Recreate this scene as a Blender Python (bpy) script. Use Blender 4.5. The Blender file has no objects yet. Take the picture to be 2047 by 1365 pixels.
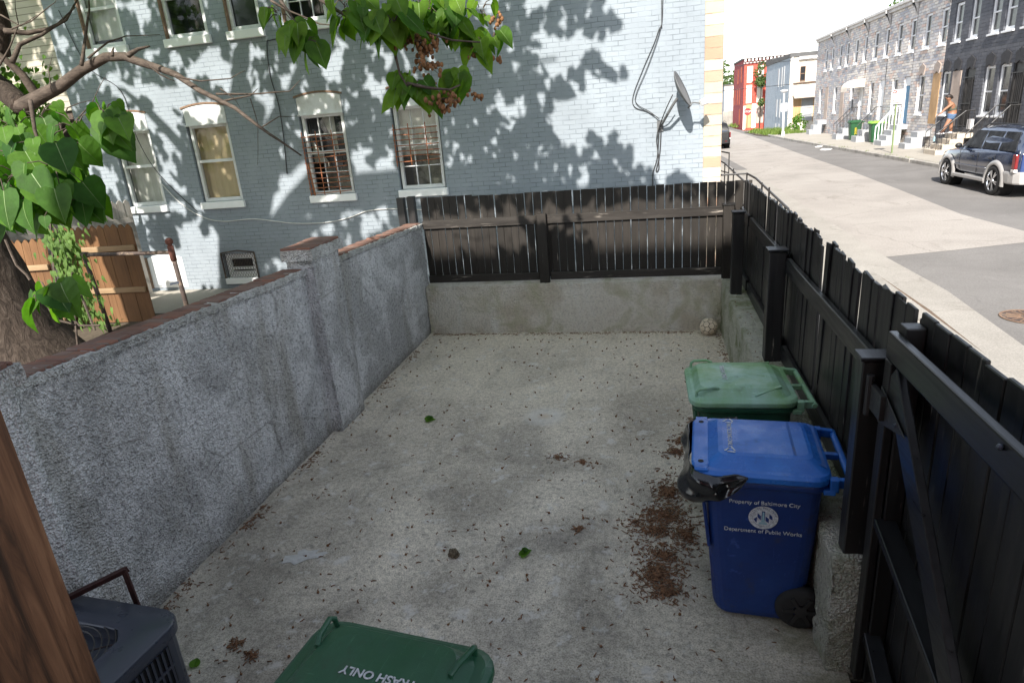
import bpy, bmesh, math, random
from mathutils import Vector, Matrix, noise
rnd = random.Random(7)
R_ = math.radians
sc = bpy.context.scene
# ------------------------------------------------------------------ camera
EYE = Vector((0, 0, 2.95))
F_PX = 1286.0
RM = Matrix(((0.97610586, -0.00761321, -0.21716211),
             (0.20243148, -0.33141437, 0.92151289),
             (-0.07898631, -0.94345459, -0.32195435)))
cd = bpy.data.cameras.new("camera"); cam = bpy.data.objects.new("camera", cd)
sc.collection.objects.link(cam)
cd.sensor_width = 36.0; cd.lens = F_PX / 2047 * 36; cd.clip_end = 3000; cd.clip_start = 0.05
mx = RM @ Vector((1, 0, 0)); my = RM @ Vector((0, -1, 0)); mz = RM @ Vector((0, 0, -1))
cam.matrix_world = Matrix(((mx.x, my.x, mz.x, EYE.x), (mx.y, my.y, mz.y, EYE.y), (mx.z, my.z, mz.z, EYE.z), (0, 0, 0, 1)))
sc.camera = cam
# ------------------------------------------------------------------ light
AZ = R_(7); EL = R_(39)
SUN = Vector((math.sin(AZ) * math.cos(EL), math.cos(AZ) * math.cos(EL), -math.sin(EL)))   # travel direction
w = bpy.data.worlds.new("World"); sc.world = w; w.use_nodes = True
wn = w.node_tree; bg = wn.nodes['Background']
sky = wn.nodes.new('ShaderNodeTexSky'); sky.sky_type = 'NISHITA'; sky.sun_disc = False
sky.sun_elevation = EL; sky.sun_rotation = math.pi + AZ; sky.air_density = 1.0; sky.dust_density = 0.6; sky.ozone_density = 1.0
hs = wn.nodes.new('ShaderNodeHueSaturation'); hs.inputs['Saturation'].default_value = 0.45
wn.links.new(sky.outputs[0], hs.inputs['Color']); wn.links.new(hs.outputs[0], bg.inputs[0]); bg.inputs[1].default_value = 0.148
sl = bpy.data.lights.new("sun", 'SUN'); sl.energy = 4.9; sl.angle = R_(0.9); sl.color = (1.0, 0.94, 0.86)
so = bpy.data.objects.new("sun", sl); sc.collection.objects.link(so)
so.rotation_euler = SUN.to_track_quat('-Z', 'Y').to_euler()
vs = sc.view_settings; vs.view_transform = 'Standard'; vs.look = 'None'; vs.gamma = 1.0; vs.use_curve_mapping = False
vs.exposure = 1.08
sc.cycles.max_bounces = 6; sc.cycles.transparent_max_bounces = 12
try: sc.cycles.use_denoising = True
except Exception: pass
COL = sc.collection
# ------------------------------------------------------------------ helpers
def cv(px, py, d):
    """point seen at photo pixel (px,py) at camera depth d"""
    return EYE + RM @ Vector(((px - 1023.5) / F_PX * d, (py - 682.5) / F_PX * d, d))
def to_px(p):
    c = RM.transposed() @ (Vector(p) - EYE)
    if c.z < 0.05: return None
    return 1023.5 + F_PX * c.x / c.z, 682.5 + F_PX * c.y / c.z
class MB:
    def __init__(s): s.v = []; s.f = []; s.m = []; s.T = None; s.mi = 0
    def add(s, vs, fs):
        b = len(s.v)
        for p in vs:
            p = Vector(p); s.v.append(s.T @ p if s.T is not None else p)
        for f in fs: s.f.append([i + b for i in f]); s.m.append(s.mi)
        return s
    def box(s, x0, x1, y0, y1, z0, z1):
        return s.add([(x0,y0,z0),(x1,y0,z0),(x1,y1,z0),(x0,y1,z0),(x0,y0,z1),(x1,y0,z1),(x1,y1,z1),(x0,y1,z1)],
              [(0,3,2,1),(4,5,6,7),(0,1,5,4),(1,2,6,5),(2,3,7,6),(3,0,4,7)])
    def bar(s, a, b, w, h, up=(0,0,1)):
        a = Vector(a); b = Vector(b); d = (b - a).normalized(); u = Vector(up)
        sd = d.cross(u)
        if sd.length < 1e-4: sd = d.cross(Vector((1,0,0)))
        sd.normalize(); u = sd.cross(d)
        vs = []
        for p in (a, b):
            for i, j in ((-1,-1),(1,-1),(1,1),(-1,1)): vs.append(p + sd * (i*w/2) + u * (j*h/2))
        return s.add(vs, [(3,2,1,0),(4,5,6,7),(0,1,5,4),(1,2,6,5),(2,3,7,6),(3,0,4,7)])
    def tube(s, pts, rad, n=8, caps=True):
        pts = [Vector(p) for p in pts]; N = len(pts)
        if not isinstance(rad, (list, tuple)): rad = [rad] * N
        vs = []; prev = None
        for i, p in enumerate(pts):
            t = (pts[min(i+1, N-1)] - pts[max(i-1, 0)]).normalized()
            if prev is None:
                q = t.cross(Vector((0,0,1)))
                if q.length < 1e-3: q = t.cross(Vector((1,0,0)))
            else: q = prev - t * prev.dot(t)
            q.normalize(); prev = q; r = t.cross(q)
            for k in range(n):
                a = 2*math.pi*k/n; vs.append(p + (q*math.cos(a) + r*math.sin(a)) * rad[i])
        fs = []
        for i in range(N-1):
            for k in range(n):
                k2 = (k+1) % n; fs.append((i*n+k, i*n+k2, (i+1)*n+k2, (i+1)*n+k))
        if caps: fs.append(tuple(range(n-1,-1,-1))); fs.append(tuple((N-1)*n+k for k in range(n)))
        return s.add(vs, fs)
    def lathe(s, prof, n=24, axis='z', c=(0,0,0)):
        vs = []; c = Vector(c)
        for r, h in prof:
            for k in range(n):
                a = 2*math.pi*k/n; x, y = r*math.cos(a), r*math.sin(a)
                vs.append(c + (Vector((x,y,h)) if axis == 'z' else Vector((h,x,y)) if axis == 'x' else Vector((x,h,y))))
        fs = []
        for i in range(len(prof)-1):
            for k in range(n):
                k2 = (k+1) % n; fs.append((i*n+k, i*n+k2, (i+1)*n+k2, (i+1)*n+k))
        if prof[0][0] > 1e-5: pass
        return s.add(vs, fs)
    def loft(s, rings, capa=True, capb=True):
        n = len(rings[0]); vs = [p for r in rings for p in r]; fs = []
        for i in range(len(rings)-1):
            for k in range(n):
                k2 = (k+1) % n; fs.append((i*n+k, i*n+k2, (i+1)*n+k2, (i+1)*n+k))
        if capa: fs.append(tuple(range(n-1,-1,-1)))
        if capb: fs.append(tuple((len(rings)-1)*n+k for k in range(n)))
        return s.add(vs, fs)
    def prism(s, poly, d0, d1, fn):
        """poly of (a,b); fn(a,b,d)->point"""
        n = len(poly)
        vs = [fn(a,b,d0) for a,b in poly] + [fn(a,b,d1) for a,b in poly]
        fs = [tuple(range(n-1,-1,-1)), tuple(range(n,2*n))] + [(i,(i+1)%n,n+(i+1)%n,n+i) for i in range(n)]
        return s.add(vs, fs)
    def sphere(s, c, r, nu=10, nv=6, sq=(1,1,1)):
        c = Vector(c); vs = []; fs = []
        for j in range(nv+1):
            th = math.pi*j/nv
            for i in range(nu):
                a = 2*math.pi*i/nu
                vs.append(c + Vector((r*sq[0]*math.sin(th)*math.cos(a), r*sq[1]*math.sin(th)*math.sin(a), r*sq[2]*math.cos(th))))
        for j in range(nv):
            for i in range(nu):
                i2 = (i+1) % nu; fs.append((j*nu+i, (j+1)*nu+i, (j+1)*nu+i2, j*nu+i2))
        return s.add(vs, fs)
    def build(s, name, mat, parent=None, bevel=0, smooth=False, seg=2, loc=None, fixn=True):
        me = bpy.data.meshes.new(name)
        me.from_pydata([tuple(v) for v in s.v], [], s.f)
        mats = mat if isinstance(mat, (list, tuple)) else [mat]
        for m in mats: me.materials.append(m)
        if len(mats) > 1:
            for p, i in zip(me.polygons, s.m): p.material_index = i
        if fixn or bevel:
            bm = bmesh.new(); bm.from_mesh(me)
            if fixn: bmesh.ops.recalc_face_normals(bm, faces=bm.faces)
            bm.to_mesh(me); bm.free()
        if smooth:
            for p in me.polygons: p.use_smooth = True
        o = bpy.data.objects.new(name, me); COL.objects.link(o)
        if bevel:
            md = o.modifiers.new('bevel', 'BEVEL'); md.width = bevel; md.segments = seg; md.limit_method = 'ANGLE'; md.angle_limit = R_(38)
            md.harden_normals = False
        if parent is not None: o.parent = parent
        if loc is not None: o.location = loc
        return o
def tag(o, label=None, cat=None, group=None, kind=None):
    if label: o['label'] = label
    if cat: o['category'] = cat
    if group: o['group'] = group
    if kind: o['kind'] = kind
    return o
def thing(name, label, cat, loc=(0,0,0), rz=0, group=None):
    o = bpy.data.objects.new(name, None); COL.objects.link(o); o.location = loc; o.rotation_euler = (0,0,rz)
    o.empty_display_size = 0.2
    return tag(o, label, cat, group)
def copy_tree(o, parent=None):
    c = o.copy(); COL.objects.link(c)
    if parent is not None: c.parent = parent
    for ch in list(o.children): copy_tree(ch, c)
    return c
def text_part(body, size, mat, parent, M, name='lettering', extrude=0.0012, align='CENTER', bold=0.0):
    cu = bpy.data.curves.new(name, 'FONT'); cu.body = body; cu.size = size; cu.align_x = align; cu.align_y = 'CENTER'
    cu.extrude = extrude; cu.offset = bold
    ob = bpy.data.objects.new(name + '_curve', cu); COL.objects.link(ob)
    bpy.context.view_layer.update()
    me = bpy.data.meshes.new_from_object(ob.evaluated_get(bpy.context.evaluated_depsgraph_get()))
    bpy.data.objects.remove(ob); bpy.data.curves.remove(cu)
    me.transform(M); me.materials.clear(); me.materials.append(mat); me.name = name
    o = bpy.data.objects.new(name, me); COL.objects.link(o)
    if parent is not None: o.parent = parent
    return o
# ------------------------------------------------------------------ materials
class NT:
    def __init__(s, name):
        s.m = bpy.data.materials.new(name); s.m.use_nodes = True; s.t = s.m.node_tree
        s.b = s.t.nodes['Principled BSDF']; s.out = s.t.nodes['Material Output']
    def n(s, typ, **kw):
        nd = s.t.nodes.new(typ)
        for k, v in kw.items():
            if k in ('inp',):
                for kk, vv in v.items():
                    if hasattr(vv, 'is_linked') or hasattr(vv, 'links'): s.t.links.new(vv, nd.inputs[kk])
                    else: nd.inputs[kk].default_value = vv
            else: setattr(nd, k, v)
        return nd
    def coord(s, kind='Object'): return s.n('ShaderNodeTexCoord').outputs[kind]
    def noise(s, vec, scale, detail=4, rough=0.55, dist=0.0):
        return s.n('ShaderNodeTexNoise', inp={'Vector': vec, 'Scale': scale, 'Detail': detail, 'Roughness': rough, 'Distortion': dist}).outputs['Fac']
    def ramp(s, fac, stops, interp='LINEAR'):
        r = s.n('ShaderNodeValToRGB', inp={'Fac': fac}); cr = r.color_ramp; cr.interpolation = interp
        while len(cr.elements) < len(stops): cr.elements.new(0.5)
        for e, (p, c) in zip(cr.elements, stops):
            e.position = p; e.color = (c[0], c[1], c[2], 1) if not isinstance(c, (int, float)) else (c, c, c, 1)
        return r.outputs['Color']
    def mix(s, fac, a, b, mode='MIX'):
        m = s.n('ShaderNodeMix', data_type='RGBA', blend_type=mode)
        for i, v in ((0, fac), (6, a), (7, b)):
            if hasattr(v, 'links'): s.t.links.new(v, m.inputs[i])
            else: m.inputs[i].default_value = v if isinstance(v, (int, float)) else (v[0], v[1], v[2], 1)
        return m.outputs[2]
    def math(s, op, a, b=0.0, clamp=False):
        m = s.n('ShaderNodeMath', operation=op, use_clamp=clamp)
        for i, v in ((0, a), (1, b)):
            if hasattr(v, 'links'): s.t.links.new(v, m.inputs[i])
            else: m.inputs[i].default_value = v
        return m.outputs[0]
    def bump(s, h, strength=0.5, dist=0.01, normal=None):
        b = s.n('ShaderNodeBump', inp={'Height': h, 'Strength': strength, 'Distance': dist})
        if normal is not None: s.t.links.new(normal, b.inputs['Normal'])
        s.t.links.new(b.outputs[0], s.b.inputs['Normal']); return b.outputs[0]
    def set(s, col=None, rough=None, metal=None, spec=None):
        for k, v in (('Base Color', col), ('Roughness', rough), ('Metallic', metal), ('Specular IOR Level', spec)):
            if v is None: continue
            if hasattr(v, 'links'): s.t.links.new(v, s.b.inputs[k])
            else: s.b.inputs[k].default_value = (v[0], v[1], v[2], 1) if isinstance(v, (tuple, list)) else v
        return s.m
def binmat(name, col, fade, rough):
    t = NT(name); c = t.coord()
    b = t.mix(t.ramp(t.noise(c, 2.2, 5, 0.65, 0.5), [(0.42, 0), (0.66, 1)]), col, fade)
    st = t.noise(t.n('ShaderNodeMapping', inp={'Vector': c, 'Scale': (3, 40, 3)}).outputs[0], 2.0, 4, 0.7)
    st2 = t.noise(t.n('ShaderNodeMapping', inp={'Vector': c, 'Scale': (38, 4, 6)}).outputs[0], 2.0, 4, 0.7)
    b = t.mix(t.ramp(st, [(0.63, 0), (0.69, 0.35)]), b, tuple(min(1, x*1.9+.05) for x in fade))
    b = t.mix(t.ramp(st2, [(0.65, 0), (0.70, 0.3)]), b, tuple(min(1, x*1.9+.05) for x in fade))
    gr = t.noise(c, 5.5, 6, 0.75); b = t.mix(t.ramp(gr, [(0.56, 0), (0.72, 0.55)]), b, (0.055,0.05,0.04))
    t.bump(t.noise(c, 220, 3), 0.1, 0.01)
    return t.set(b, t.ramp(gr, [(0.4, rough-0.06), (0.65, rough+0.25)]), 0, 0.5)
def swz(nt, vec, a, b, sa=1.0, sb=1.0):
    sp = nt.n('ShaderNodeSeparateXYZ', inp={0: vec}); ix = {'x': 0, 'y': 1, 'z': 2}
    if a == 'w': return nt.n('ShaderNodeCombineXYZ', inp={0: nt.math('ADD', sp.outputs[0], sp.outputs[1]), 1: sp.outputs[2], 2: 0.0}).outputs[0]
    return nt.n('ShaderNodeCombineXYZ', inp={0: sp.outputs[ix[a]], 1: sp.outputs[ix[b]], 2: 0.0}).outputs[0]
def plain(name, col, rough=0.6, var=0.18, scale=6.0, bump=0.0, bscale=60, metal=0.0, spec=0.5, dirt=None):
    t = NT(name); c = t.coord(); nz = t.noise(c, scale, 5, 0.6)
    lo = tuple(max(0, x*(1-var)) for x in col); hi = tuple(min(1, x*(1+var)) for x in col)
    colr = t.ramp(nz, [(0.3, lo), (0.7, hi)])
    if dirt:
        n2 = t.noise(c, scale*0.45, 6, 0.7, 0.6); f = t.ramp(n2, [(0.52, 0.0), (0.72, 1.0)])
        colr = t.mix(f, colr, dirt)
    rr = t.ramp(t.noise(c, scale*2, 3), [(0.3, max(0.02, rough-0.08)), (0.7, min(1, rough+0.1))])
    if bump: t.bump(t.noise(c, bscale, 4, 0.6), bump, 0.01)
    return t.set(colr, rr, metal, spec)
def stucco(name, light, dark, tint, moss=None, scale=1.0, bscale=45, strength=1.0, base=False, pitc=0.55):
    t = NT(name); c = t.coord()
    grain = t.noise(c, bscale*scale, 3, 0.7); pit = t.n('ShaderNodeTexVoronoi', inp={'Vector': c, 'Scale': 70*scale}).outputs['Distance']
    big = t.noise(c, 1.4, 5, 0.6, 0.5)
    st = t.noise(t.n('ShaderNodeMapping', inp={'Vector': c, 'Scale': (2.2, 2.2, 0.45)}).outputs[0], 1.3, 4, 0.6)
    col = t.mix(t.ramp(big, [(0.42, 0), (0.58, 1)]), dark, light)
    col = t.mix(t.ramp(st, [(0.5, 0), (0.68, 0.75)]), col, tint)
    sp = t.ramp(grain, [(0.34, pitc), (0.52, 1.0)])  # grain hollows darkened in the colour, standing in for bump shading
    col = t.mix(1.0, col, sp, 'MULTIPLY')
    if moss:
        m2 = t.noise(c, 2.3, 5, 0.65, 0.8); col = t.mix(t.ramp(m2, [(0.5, 0), (0.66, 0.8)]), col, moss)
    if base:
        zz = t.n('ShaderNodeSeparateXYZ', inp={0: c}).outputs[2]
        zz = t.math('ADD', zz, t.math('MULTIPLY', t.noise(c, 3.0, 5, 0.7), 0.3))
        col = t.mix(t.ramp(zz, [(0.12, 0.75), (0.30, 0.0)]), col, (0.19,0.175,0.14))
        cr = t.n('ShaderNodeTexVoronoi', feature='DISTANCE_TO_EDGE', inp={'Vector': t.n('ShaderNodeMapping', inp={'Vector': c, 'Scale': (1,0.55,1.2)}).outputs[0], 'Scale': 1.1}).outputs['Distance']
        cm = t.math('MULTIPLY', t.ramp(cr, [(0.0, 1), (0.012, 0)]), t.ramp(t.noise(c, 1.7, 3), [(0.5, 0), (0.6, 0.6)]))
        col = t.mix(cm, col, (0.16,0.15,0.13))
    h = t.math('ADD', t.math('MULTIPLY', grain, 1.0), t.math('MULTIPLY', pit, 0.5))
    t.bump(h, strength, 0.045)
    return t.set(col, 0.95, 0, 0.2)
def brick(name, cols, bw, bh, ax, mortar=0.008, mcol=(0.1,0.1,0.1), rough=0.85, bump=0.5, bdist=0.012, msmooth=0.2, stain=None, warp=0.012):
    t = NT(name); c = t.coord()
    v = swz(t, c, *ax)
    wn_ = t.n('ShaderNodeTexNoise', inp={'Vector': c, 'Scale': 3.0, 'Detail': 3.0}).outputs['Color']
    off = t.n('ShaderNodeVectorMath', operation='SCALE', inp={0: wn_, 'Scale': warp}).outputs[0]
    v = t.n('ShaderNodeVectorMath', operation='ADD', inp={0: v, 1: off}).outputs[0]
    br = t.n('ShaderNodeTexBrick', inp={'Vector': v, 'Color1': (0,0,0,1), 'Color2': (1,1,1,1), 'Mortar': (0.5,0.5,0.5,1), 'Scale': 1.0,
             'Mortar Size': mortar, 'Mortar Smooth': msmooth, 'Bias': 0.0, 'Brick Width': bw, 'Row Height': bh})
    k = len(cols)
    col = t.ramp(br.outputs['Color'], [(i / k, cc) for i, cc in enumerate(cols)], 'CONSTANT') if k > 1 else cols[0]
    nz = t.noise(c, 1.1, 5, 0.6, 0.4)
    col = t.mix(1.0, col, t.ramp(nz, [(0.3, 0.86), (0.7, 1.06)]), 'MULTIPLY')
    if stain:
        col = t.mix(t.ramp(t.noise(c, 0.9, 6, 0.7, 1.0), [(0.55, 0), (0.75, 0.7)]), col, stain)
    # mortar visible only where the noise lets it be
    mf = t.math('MULTIPLY', br.outputs['Fac'], t.ramp(t.noise(c, 4.5, 4, 0.6), [(0.38, 0.12), (0.62, 1.0)]))
    col = t.mix(mf, col, mcol)
    h = t.math('SUBTRACT', t.math('MULTIPLY', t.noise(c, 30, 4, 0.6), 0.35), br.outputs['Fac'])
    t.bump(h, bump, bdist)
    return t.set(col, rough, 0, 0.3)
def wood(name, cols, axis='z', scale=1.0, rough=0.7, bump=0.3, wear=None, wthr=(0.6, 0.7), spec=0.4, sharp=0.5):
    t = NT(name); c = t.coord(); s = {'x': (1.5, 22, 22), 'y': (22, 1.5, 22), 'z': (22, 22, 1.5)}[axis]
    v = t.n('ShaderNodeMapping', inp={'Vector': c, 'Scale': tuple(x*scale for x in s)}).outputs[0]
    g = t.noise(v, 1.0, 6, 0.65, 0.8)
    col = t.ramp(g, [(0.5 - sharp/2 + sharp*i/(len(cols)-1), cc) for i, cc in enumerate(cols)])
    big = t.noise(c, 1.3, 3); col = t.mix(1.0, col, t.ramp(big, [(0.3, 0.75), (0.7, 1.1)]), 'MULTIPLY')
    if wear:
        w1 = t.noise(t.n('ShaderNodeMapping', inp={'Vector': c, 'Scale': tuple(x*scale*1.3 for x in s)}).outputs[0], 1.0, 5, 0.7)
        w2 = t.noise(c, 2.2, 3); f = t.math('MULTIPLY', t.ramp(w1, [(wthr[0], 0), (wthr[1], 1)]), t.ramp(w2, [(0.45, 0), (0.62, 1)]))
        col = t.mix(f, col, wear)
    t.bump(g, bump, 0.004)
    return t.set(col, t.ramp(g, [(0.3, max(0.05, rough-0.1)), (0.7, min(1, rough+0.12))]), 0, spec)
def leafmat(name, c0, c1, trans=0.35):
    t = NT(name); c = t.coord(); oi = t.n('ShaderNodeNewGeometry').outputs['Random Per Island']
    col = t.mix(oi, c0, c1); col = t.mix(1.0, col, t.ramp(t.noise(c, 14, 3), [(0.3, 0.75), (0.7, 1.15)]), 'MULTIPLY')
    t.set(col, 0.6, 0, 0.25); t.bump(t.noise(c, 45, 3), 0.25, 0.01)
    tr = t.n('ShaderNodeBsdfTranslucent', inp={'Color': t.mix(1.0, col, (2.2, 2.4, 0.7), 'MULTIPLY')})
    mx_ = t.n('ShaderNodeMixShader', inp={0: trans, 1: t.b.outputs[0], 2: tr.outputs[0]})
    t.t.links.new(mx_.outputs[0], t.out.inputs[0]); return t.m
def glassmat(name, tint=(0.03,0.035,0.04), see=0.75):
    t = NT(name); c = t.coord()
    t.set(tint, 0.04, 0, 0.9); t.bump(t.noise(c, 2.0, 2), 0.06, 0.02)
    tp = t.n('ShaderNodeBsdfTransparent'); mx_ = t.n('ShaderNodeMixShader', inp={0: see, 1: t.b.outputs[0], 2: tp.outputs[0]})
    t.t.links.new(mx_.outputs[0], t.out.inputs[0]); return t.m
M = {}
M['grey_brick'] = brick('grey painted brick', [(0.262,0.298,0.334),(0.268,0.304,0.340),(0.272,0.308,0.344),(0.265,0.300,0.336)], 0.213, 0.0765, 'xz', 0.0065, (0.15,0.175,0.20), 0.8, 0.4, 0.012, warp=0.022)
M['quoin'] = brick('formstone quoin', [(0.50,0.40,0.30),(0.44,0.27,0.19),(0.53,0.44,0.35),(0.50,0.41,0.30),(0.42,0.37,0.31),(0.54,0.46,0.38),(0.46,0.31,0.23)], 7.0, 0.165, 'wz', 0.008, (0.25,0.2,0.14), 0.9, 0.6, 0.02)
M['formstone'] = brick('grey formstone', [(0.70,0.67,0.64),(0.52,0.51,0.51),(0.78,0.73,0.67),(0.62,0.61,0.62),(0.74,0.58,0.50),(0.46,0.47,0.51),(0.70,0.68,0.66),(0.82,0.77,0.70)], 0.42, 0.13, 'yz', 0.012, (0.20,0.19,0.19), 0.9, 0.8, 0.03)
M['formstone_tan'] = brick('weathered formstone', [(0.58,0.56,0.54),(0.48,0.47,0.48),(0.66,0.61,0.56),(0.54,0.53,0.55),(0.62,0.48,0.43),(0.42,0.43,0.47)], 0.42, 0.13, 'yz', 0.012, (0.18,0.17,0.17), 0.9, 0.8, 0.03)
M['dark_stone'] = brick('dark painted formstone', [(0.095,0.10,0.118),(0.12,0.125,0.142),(0.108,0.112,0.128)], 0.42, 0.13, 'yz', 0.012, (0.045,0.046,0.052), 0.7, 0.9, 0.03)
M['red_brick'] = brick('red painted brick', [(0.50,0.085,0.06),(0.46,0.075,0.05),(0.54,0.10,0.07)], 0.21, 0.075, 'xz', 0.006, (0.4,0.09,0.07), 0.8, 0.3)
M['shaded_red_brick'] = brick('dark red side brick', [(0.30,0.055,0.06),(0.27,0.05,0.055)], 0.21, 0.075, 'yz', 0.006, (0.2,0.05,0.05), 0.8, 0.3)  # darker than the front brick: the side's shade put into the colour
M['bluegrey_brick'] = brick('blue grey side brick', [(0.33,0.39,0.44),(0.36,0.41,0.46),(0.30,0.36,0.42)], 0.21, 0.075, 'yz', 0.006, (0.24,0.28,0.31), 0.85, 0.3, stain=(0.42,0.45,0.47))
M['cream_wall'] = plain('cream stucco wall', (0.72,0.65,0.55), 0.85, 0.08, 1.5, 0.3, 40, dirt=(0.55,0.48,0.4))
M['cap_brick'] = brick('worn red cap brick', [(0.17,0.092,0.07),(0.21,0.105,0.075),(0.15,0.088,0.07),(0.20,0.13,0.105)], 0.21, 0.10, 'xy', 0.008, (0.16,0.13,0.11), 0.9, 0.6)
M['stucco_wall'] = stucco('rough grey stucco', (0.82,0.82,0.82), (0.52,0.52,0.515), (0.42,0.40,0.355), bscale=30, base=True)
M['stucco_far'] = stucco('rough tan stucco', (0.80,0.76,0.68), (0.64,0.58,0.48), (0.84,0.83,0.79), moss=(0.52,0.50,0.35), bscale=30, pitc=0.8)
M['stucco_ledge'] = stucco('mossy stucco', (0.58,0.57,0.48), (0.44,0.44,0.34), (0.58,0.57,0.52), moss=(0.22,0.25,0.12), bscale=34, pitc=0.72)
M['lip'] = stucco('mortar lip', (0.66,0.66,0.64), (0.46,0.46,0.44), (0.40,0.39,0.35), bscale=30)
M['black_wood'] = wood('black stained boards', [(0.010,0.010,0.011),(0.017,0.0165,0.0165),(0.027,0.0255,0.025)], 'z', 1.0, 0.42, 0.3, wear=(0.30,0.27,0.23), wthr=(0.64,0.72), spec=0.45)
M['black_far'] = wood('brown black sunlit boards', [(0.013,0.0108,0.009),(0.021,0.0175,0.0145),(0.030,0.025,0.021)], 'z', 1.0, 0.6, 0.3, wear=(0.36,0.32,0.27), wthr=(0.62,0.70), spec=0.35)  # lit copy of the black boards: sun warmth put into the colour
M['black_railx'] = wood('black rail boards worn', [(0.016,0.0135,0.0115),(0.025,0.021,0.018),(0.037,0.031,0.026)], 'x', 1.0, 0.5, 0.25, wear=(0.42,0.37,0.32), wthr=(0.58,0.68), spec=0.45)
M['black_raily'] = wood('black rail boards', [(0.007,0.008,0.009),(0.012,0.0125,0.014),(0.019,0.020,0.022)], 'y', 1.0, 0.36, 0.25, wear=(0.25,0.23,0.2), wthr=(0.68,0.76), spec=0.5)  # shaded copy of the rail boards: shade and bluish sheen in the colour
M['fresh_wood'] = wood('orange cedar boards', [(0.095,0.045,0.016),(0.16,0.078,0.031),(0.205,0.11,0.05)], 'z', 0.6, 0.75, 0.2)
M['grey_wood'] = wood('weathered grey boards', [(0.19,0.17,0.15),(0.30,0.28,0.25),(0.38,0.36,0.33)], 'z', 0.6, 0.9, 0.4)
M['rail_wood'] = wood('pale cedar rail', [(0.22,0.14,0.075),(0.30,0.20,0.11),(0.36,0.26,0.16)], 'x', 0.6, 0.8, 0.2)
M['red_wood'] = wood('red painted boards', [(0.25,0.05,0.025),(0.34,0.08,0.035),(0.22,0.045,0.025)], 'z', 0.6, 0.7, 0.2, wear=(0.5,0.25,0.15))
M['post_wood'] = wood('brown porch timber', [(0.03,0.013,0.006),(0.115,0.05,0.023),(0.20,0.097,0.048)], 'z', 1.5, 0.55, 0.8, sharp=0.26)
M['ply'] = wood('plywood board', [(0.44,0.26,0.12),(0.52,0.33,0.17),(0.58,0.4,0.22)], 'z', 0.4, 0.8, 0.1)
M['ply_pale'] = wood('pale plywood board', [(0.42,0.33,0.27),(0.48,0.39,0.33),(0.54,0.45,0.38)], 'z', 0.4, 0.8, 0.1)
M['bark'] = None
t = NT('tree bark'); c = t.coord(); v = t.n('ShaderNodeMapping', inp={'Vector': c, 'Scale': (13, 13, 3.2)}).outputs[0]
g = t.noise(v, 1.0, 6, 0.7, 1.2); t.bump(g, 1.0, 0.05)
M['bark'] = t.set(t.ramp(g, [(0.3, (0.02,0.015,0.012)), (0.55, (0.065,0.050,0.040)), (0.75, (0.12,0.098,0.08))]), 0.95, 0, 0.2)
t = NT('branch bark'); c = t.coord(); g = t.noise(t.n('ShaderNodeMapping', inp={'Vector': c, 'Scale': (8, 25, 25)}).outputs[0], 1.0, 5, 0.7); t.bump(g, 0.6, 0.01)
M['twig'] = t.set(t.ramp(g, [(0.3, (0.035,0.027,0.022)), (0.6, (0.095,0.075,0.06)), (0.8, (0.17,0.14,0.115))]), 0.9, 0, 0.2)
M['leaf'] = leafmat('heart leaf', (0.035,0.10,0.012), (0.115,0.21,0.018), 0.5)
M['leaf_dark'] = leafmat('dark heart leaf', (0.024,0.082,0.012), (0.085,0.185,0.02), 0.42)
M['vein'] = plain('pale leaf vein', (0.13,0.21,0.06), 0.6, 0.1, 20)
M['ivy'] = leafmat('ivy leaf', (0.06,0.14,0.022), (0.12,0.22,0.035), 0.4)
M['far_leaf'] = leafmat('street tree leaf', (0.05,0.09,0.03), (0.10,0.15,0.045), 0.3)
M['pod'] = plain('brown seed pod', (0.19,0.088,0.034), 0.8, 0.4, 30)
M['pod_dry'] = plain('dry brown husk', (0.22,0.105,0.055), 0.85, 0.4, 40)
M['pod_dry'] = plain('dry brown husk', (0.20,0.105,0.055), 0.85, 0.5, 40)
M['white_paint'] = plain('white window paint', (0.64,0.65,0.66), 0.5, 0.06, 5, 0.1, 60, dirt=(0.48,0.47,0.45))
M['white_clean'] = plain('white trim', (0.78,0.79,0.80), 0.45, 0.04, 5)
M['rust_trim'] = plain('rust brown arch brick', (0.19,0.12,0.08), 0.9, 0.35, 25, 0.4, 60)
M['rust'] = plain('rusty iron', (0.27,0.10,0.045), 0.85, 0.4, 30, 0.3, 90)
M['rust_dark'] = plain('dark rusted pipe', (0.06,0.042,0.035), 0.75, 0.4, 18, 0.3, 90, dirt=(0.30,0.22,0.15))
M['iron'] = plain('black iron', (0.022,0.021,0.021), 0.5, 0.25, 20)
M['glass'] = glassmat('window glass', see=0.72)
M['glass_dark'] = plain('dark window glass', (0.022,0.024,0.027), 0.13, 0.2, 3, spec=0.45)
M['interior'] = plain('dark room', (0.05,0.048,0.045), 0.9, 0.3, 3)
M['room_pale'] = plain('pale room pane reflection', (0.62,0.60,0.50), 0.9, 0.5, 5, dirt=(0.10,0.10,0.09))  # pale backing whose colour stands in for sky reflected in the panes
M['beige_blind'] = plain('beige roller blind', (0.75,0.60,0.36), 0.85, 0.06, 3)
M['grey_curtain'] = plain('pale grey curtain', (0.68,0.69,0.63), 0.85, 0.1, 4)
M['dark_curtain'] = plain('charcoal curtain', (0.035,0.036,0.042), 0.9, 0.2, 4)
M['siding'] = None
t = NT('cream siding'); c = t.coord(); sp = t.n('ShaderNodeSeparateXYZ', inp={0: c})
fr = t.math('FRACT', t.math('DIVIDE', sp.outputs[2], 0.115)); t.bump(fr, 0.7, 0.02)
base_ = t.ramp(t.noise(c, 2.0, 5), [(0.3, (0.42,0.385,0.31)), (0.7, (0.48,0.445,0.37))])
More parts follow.
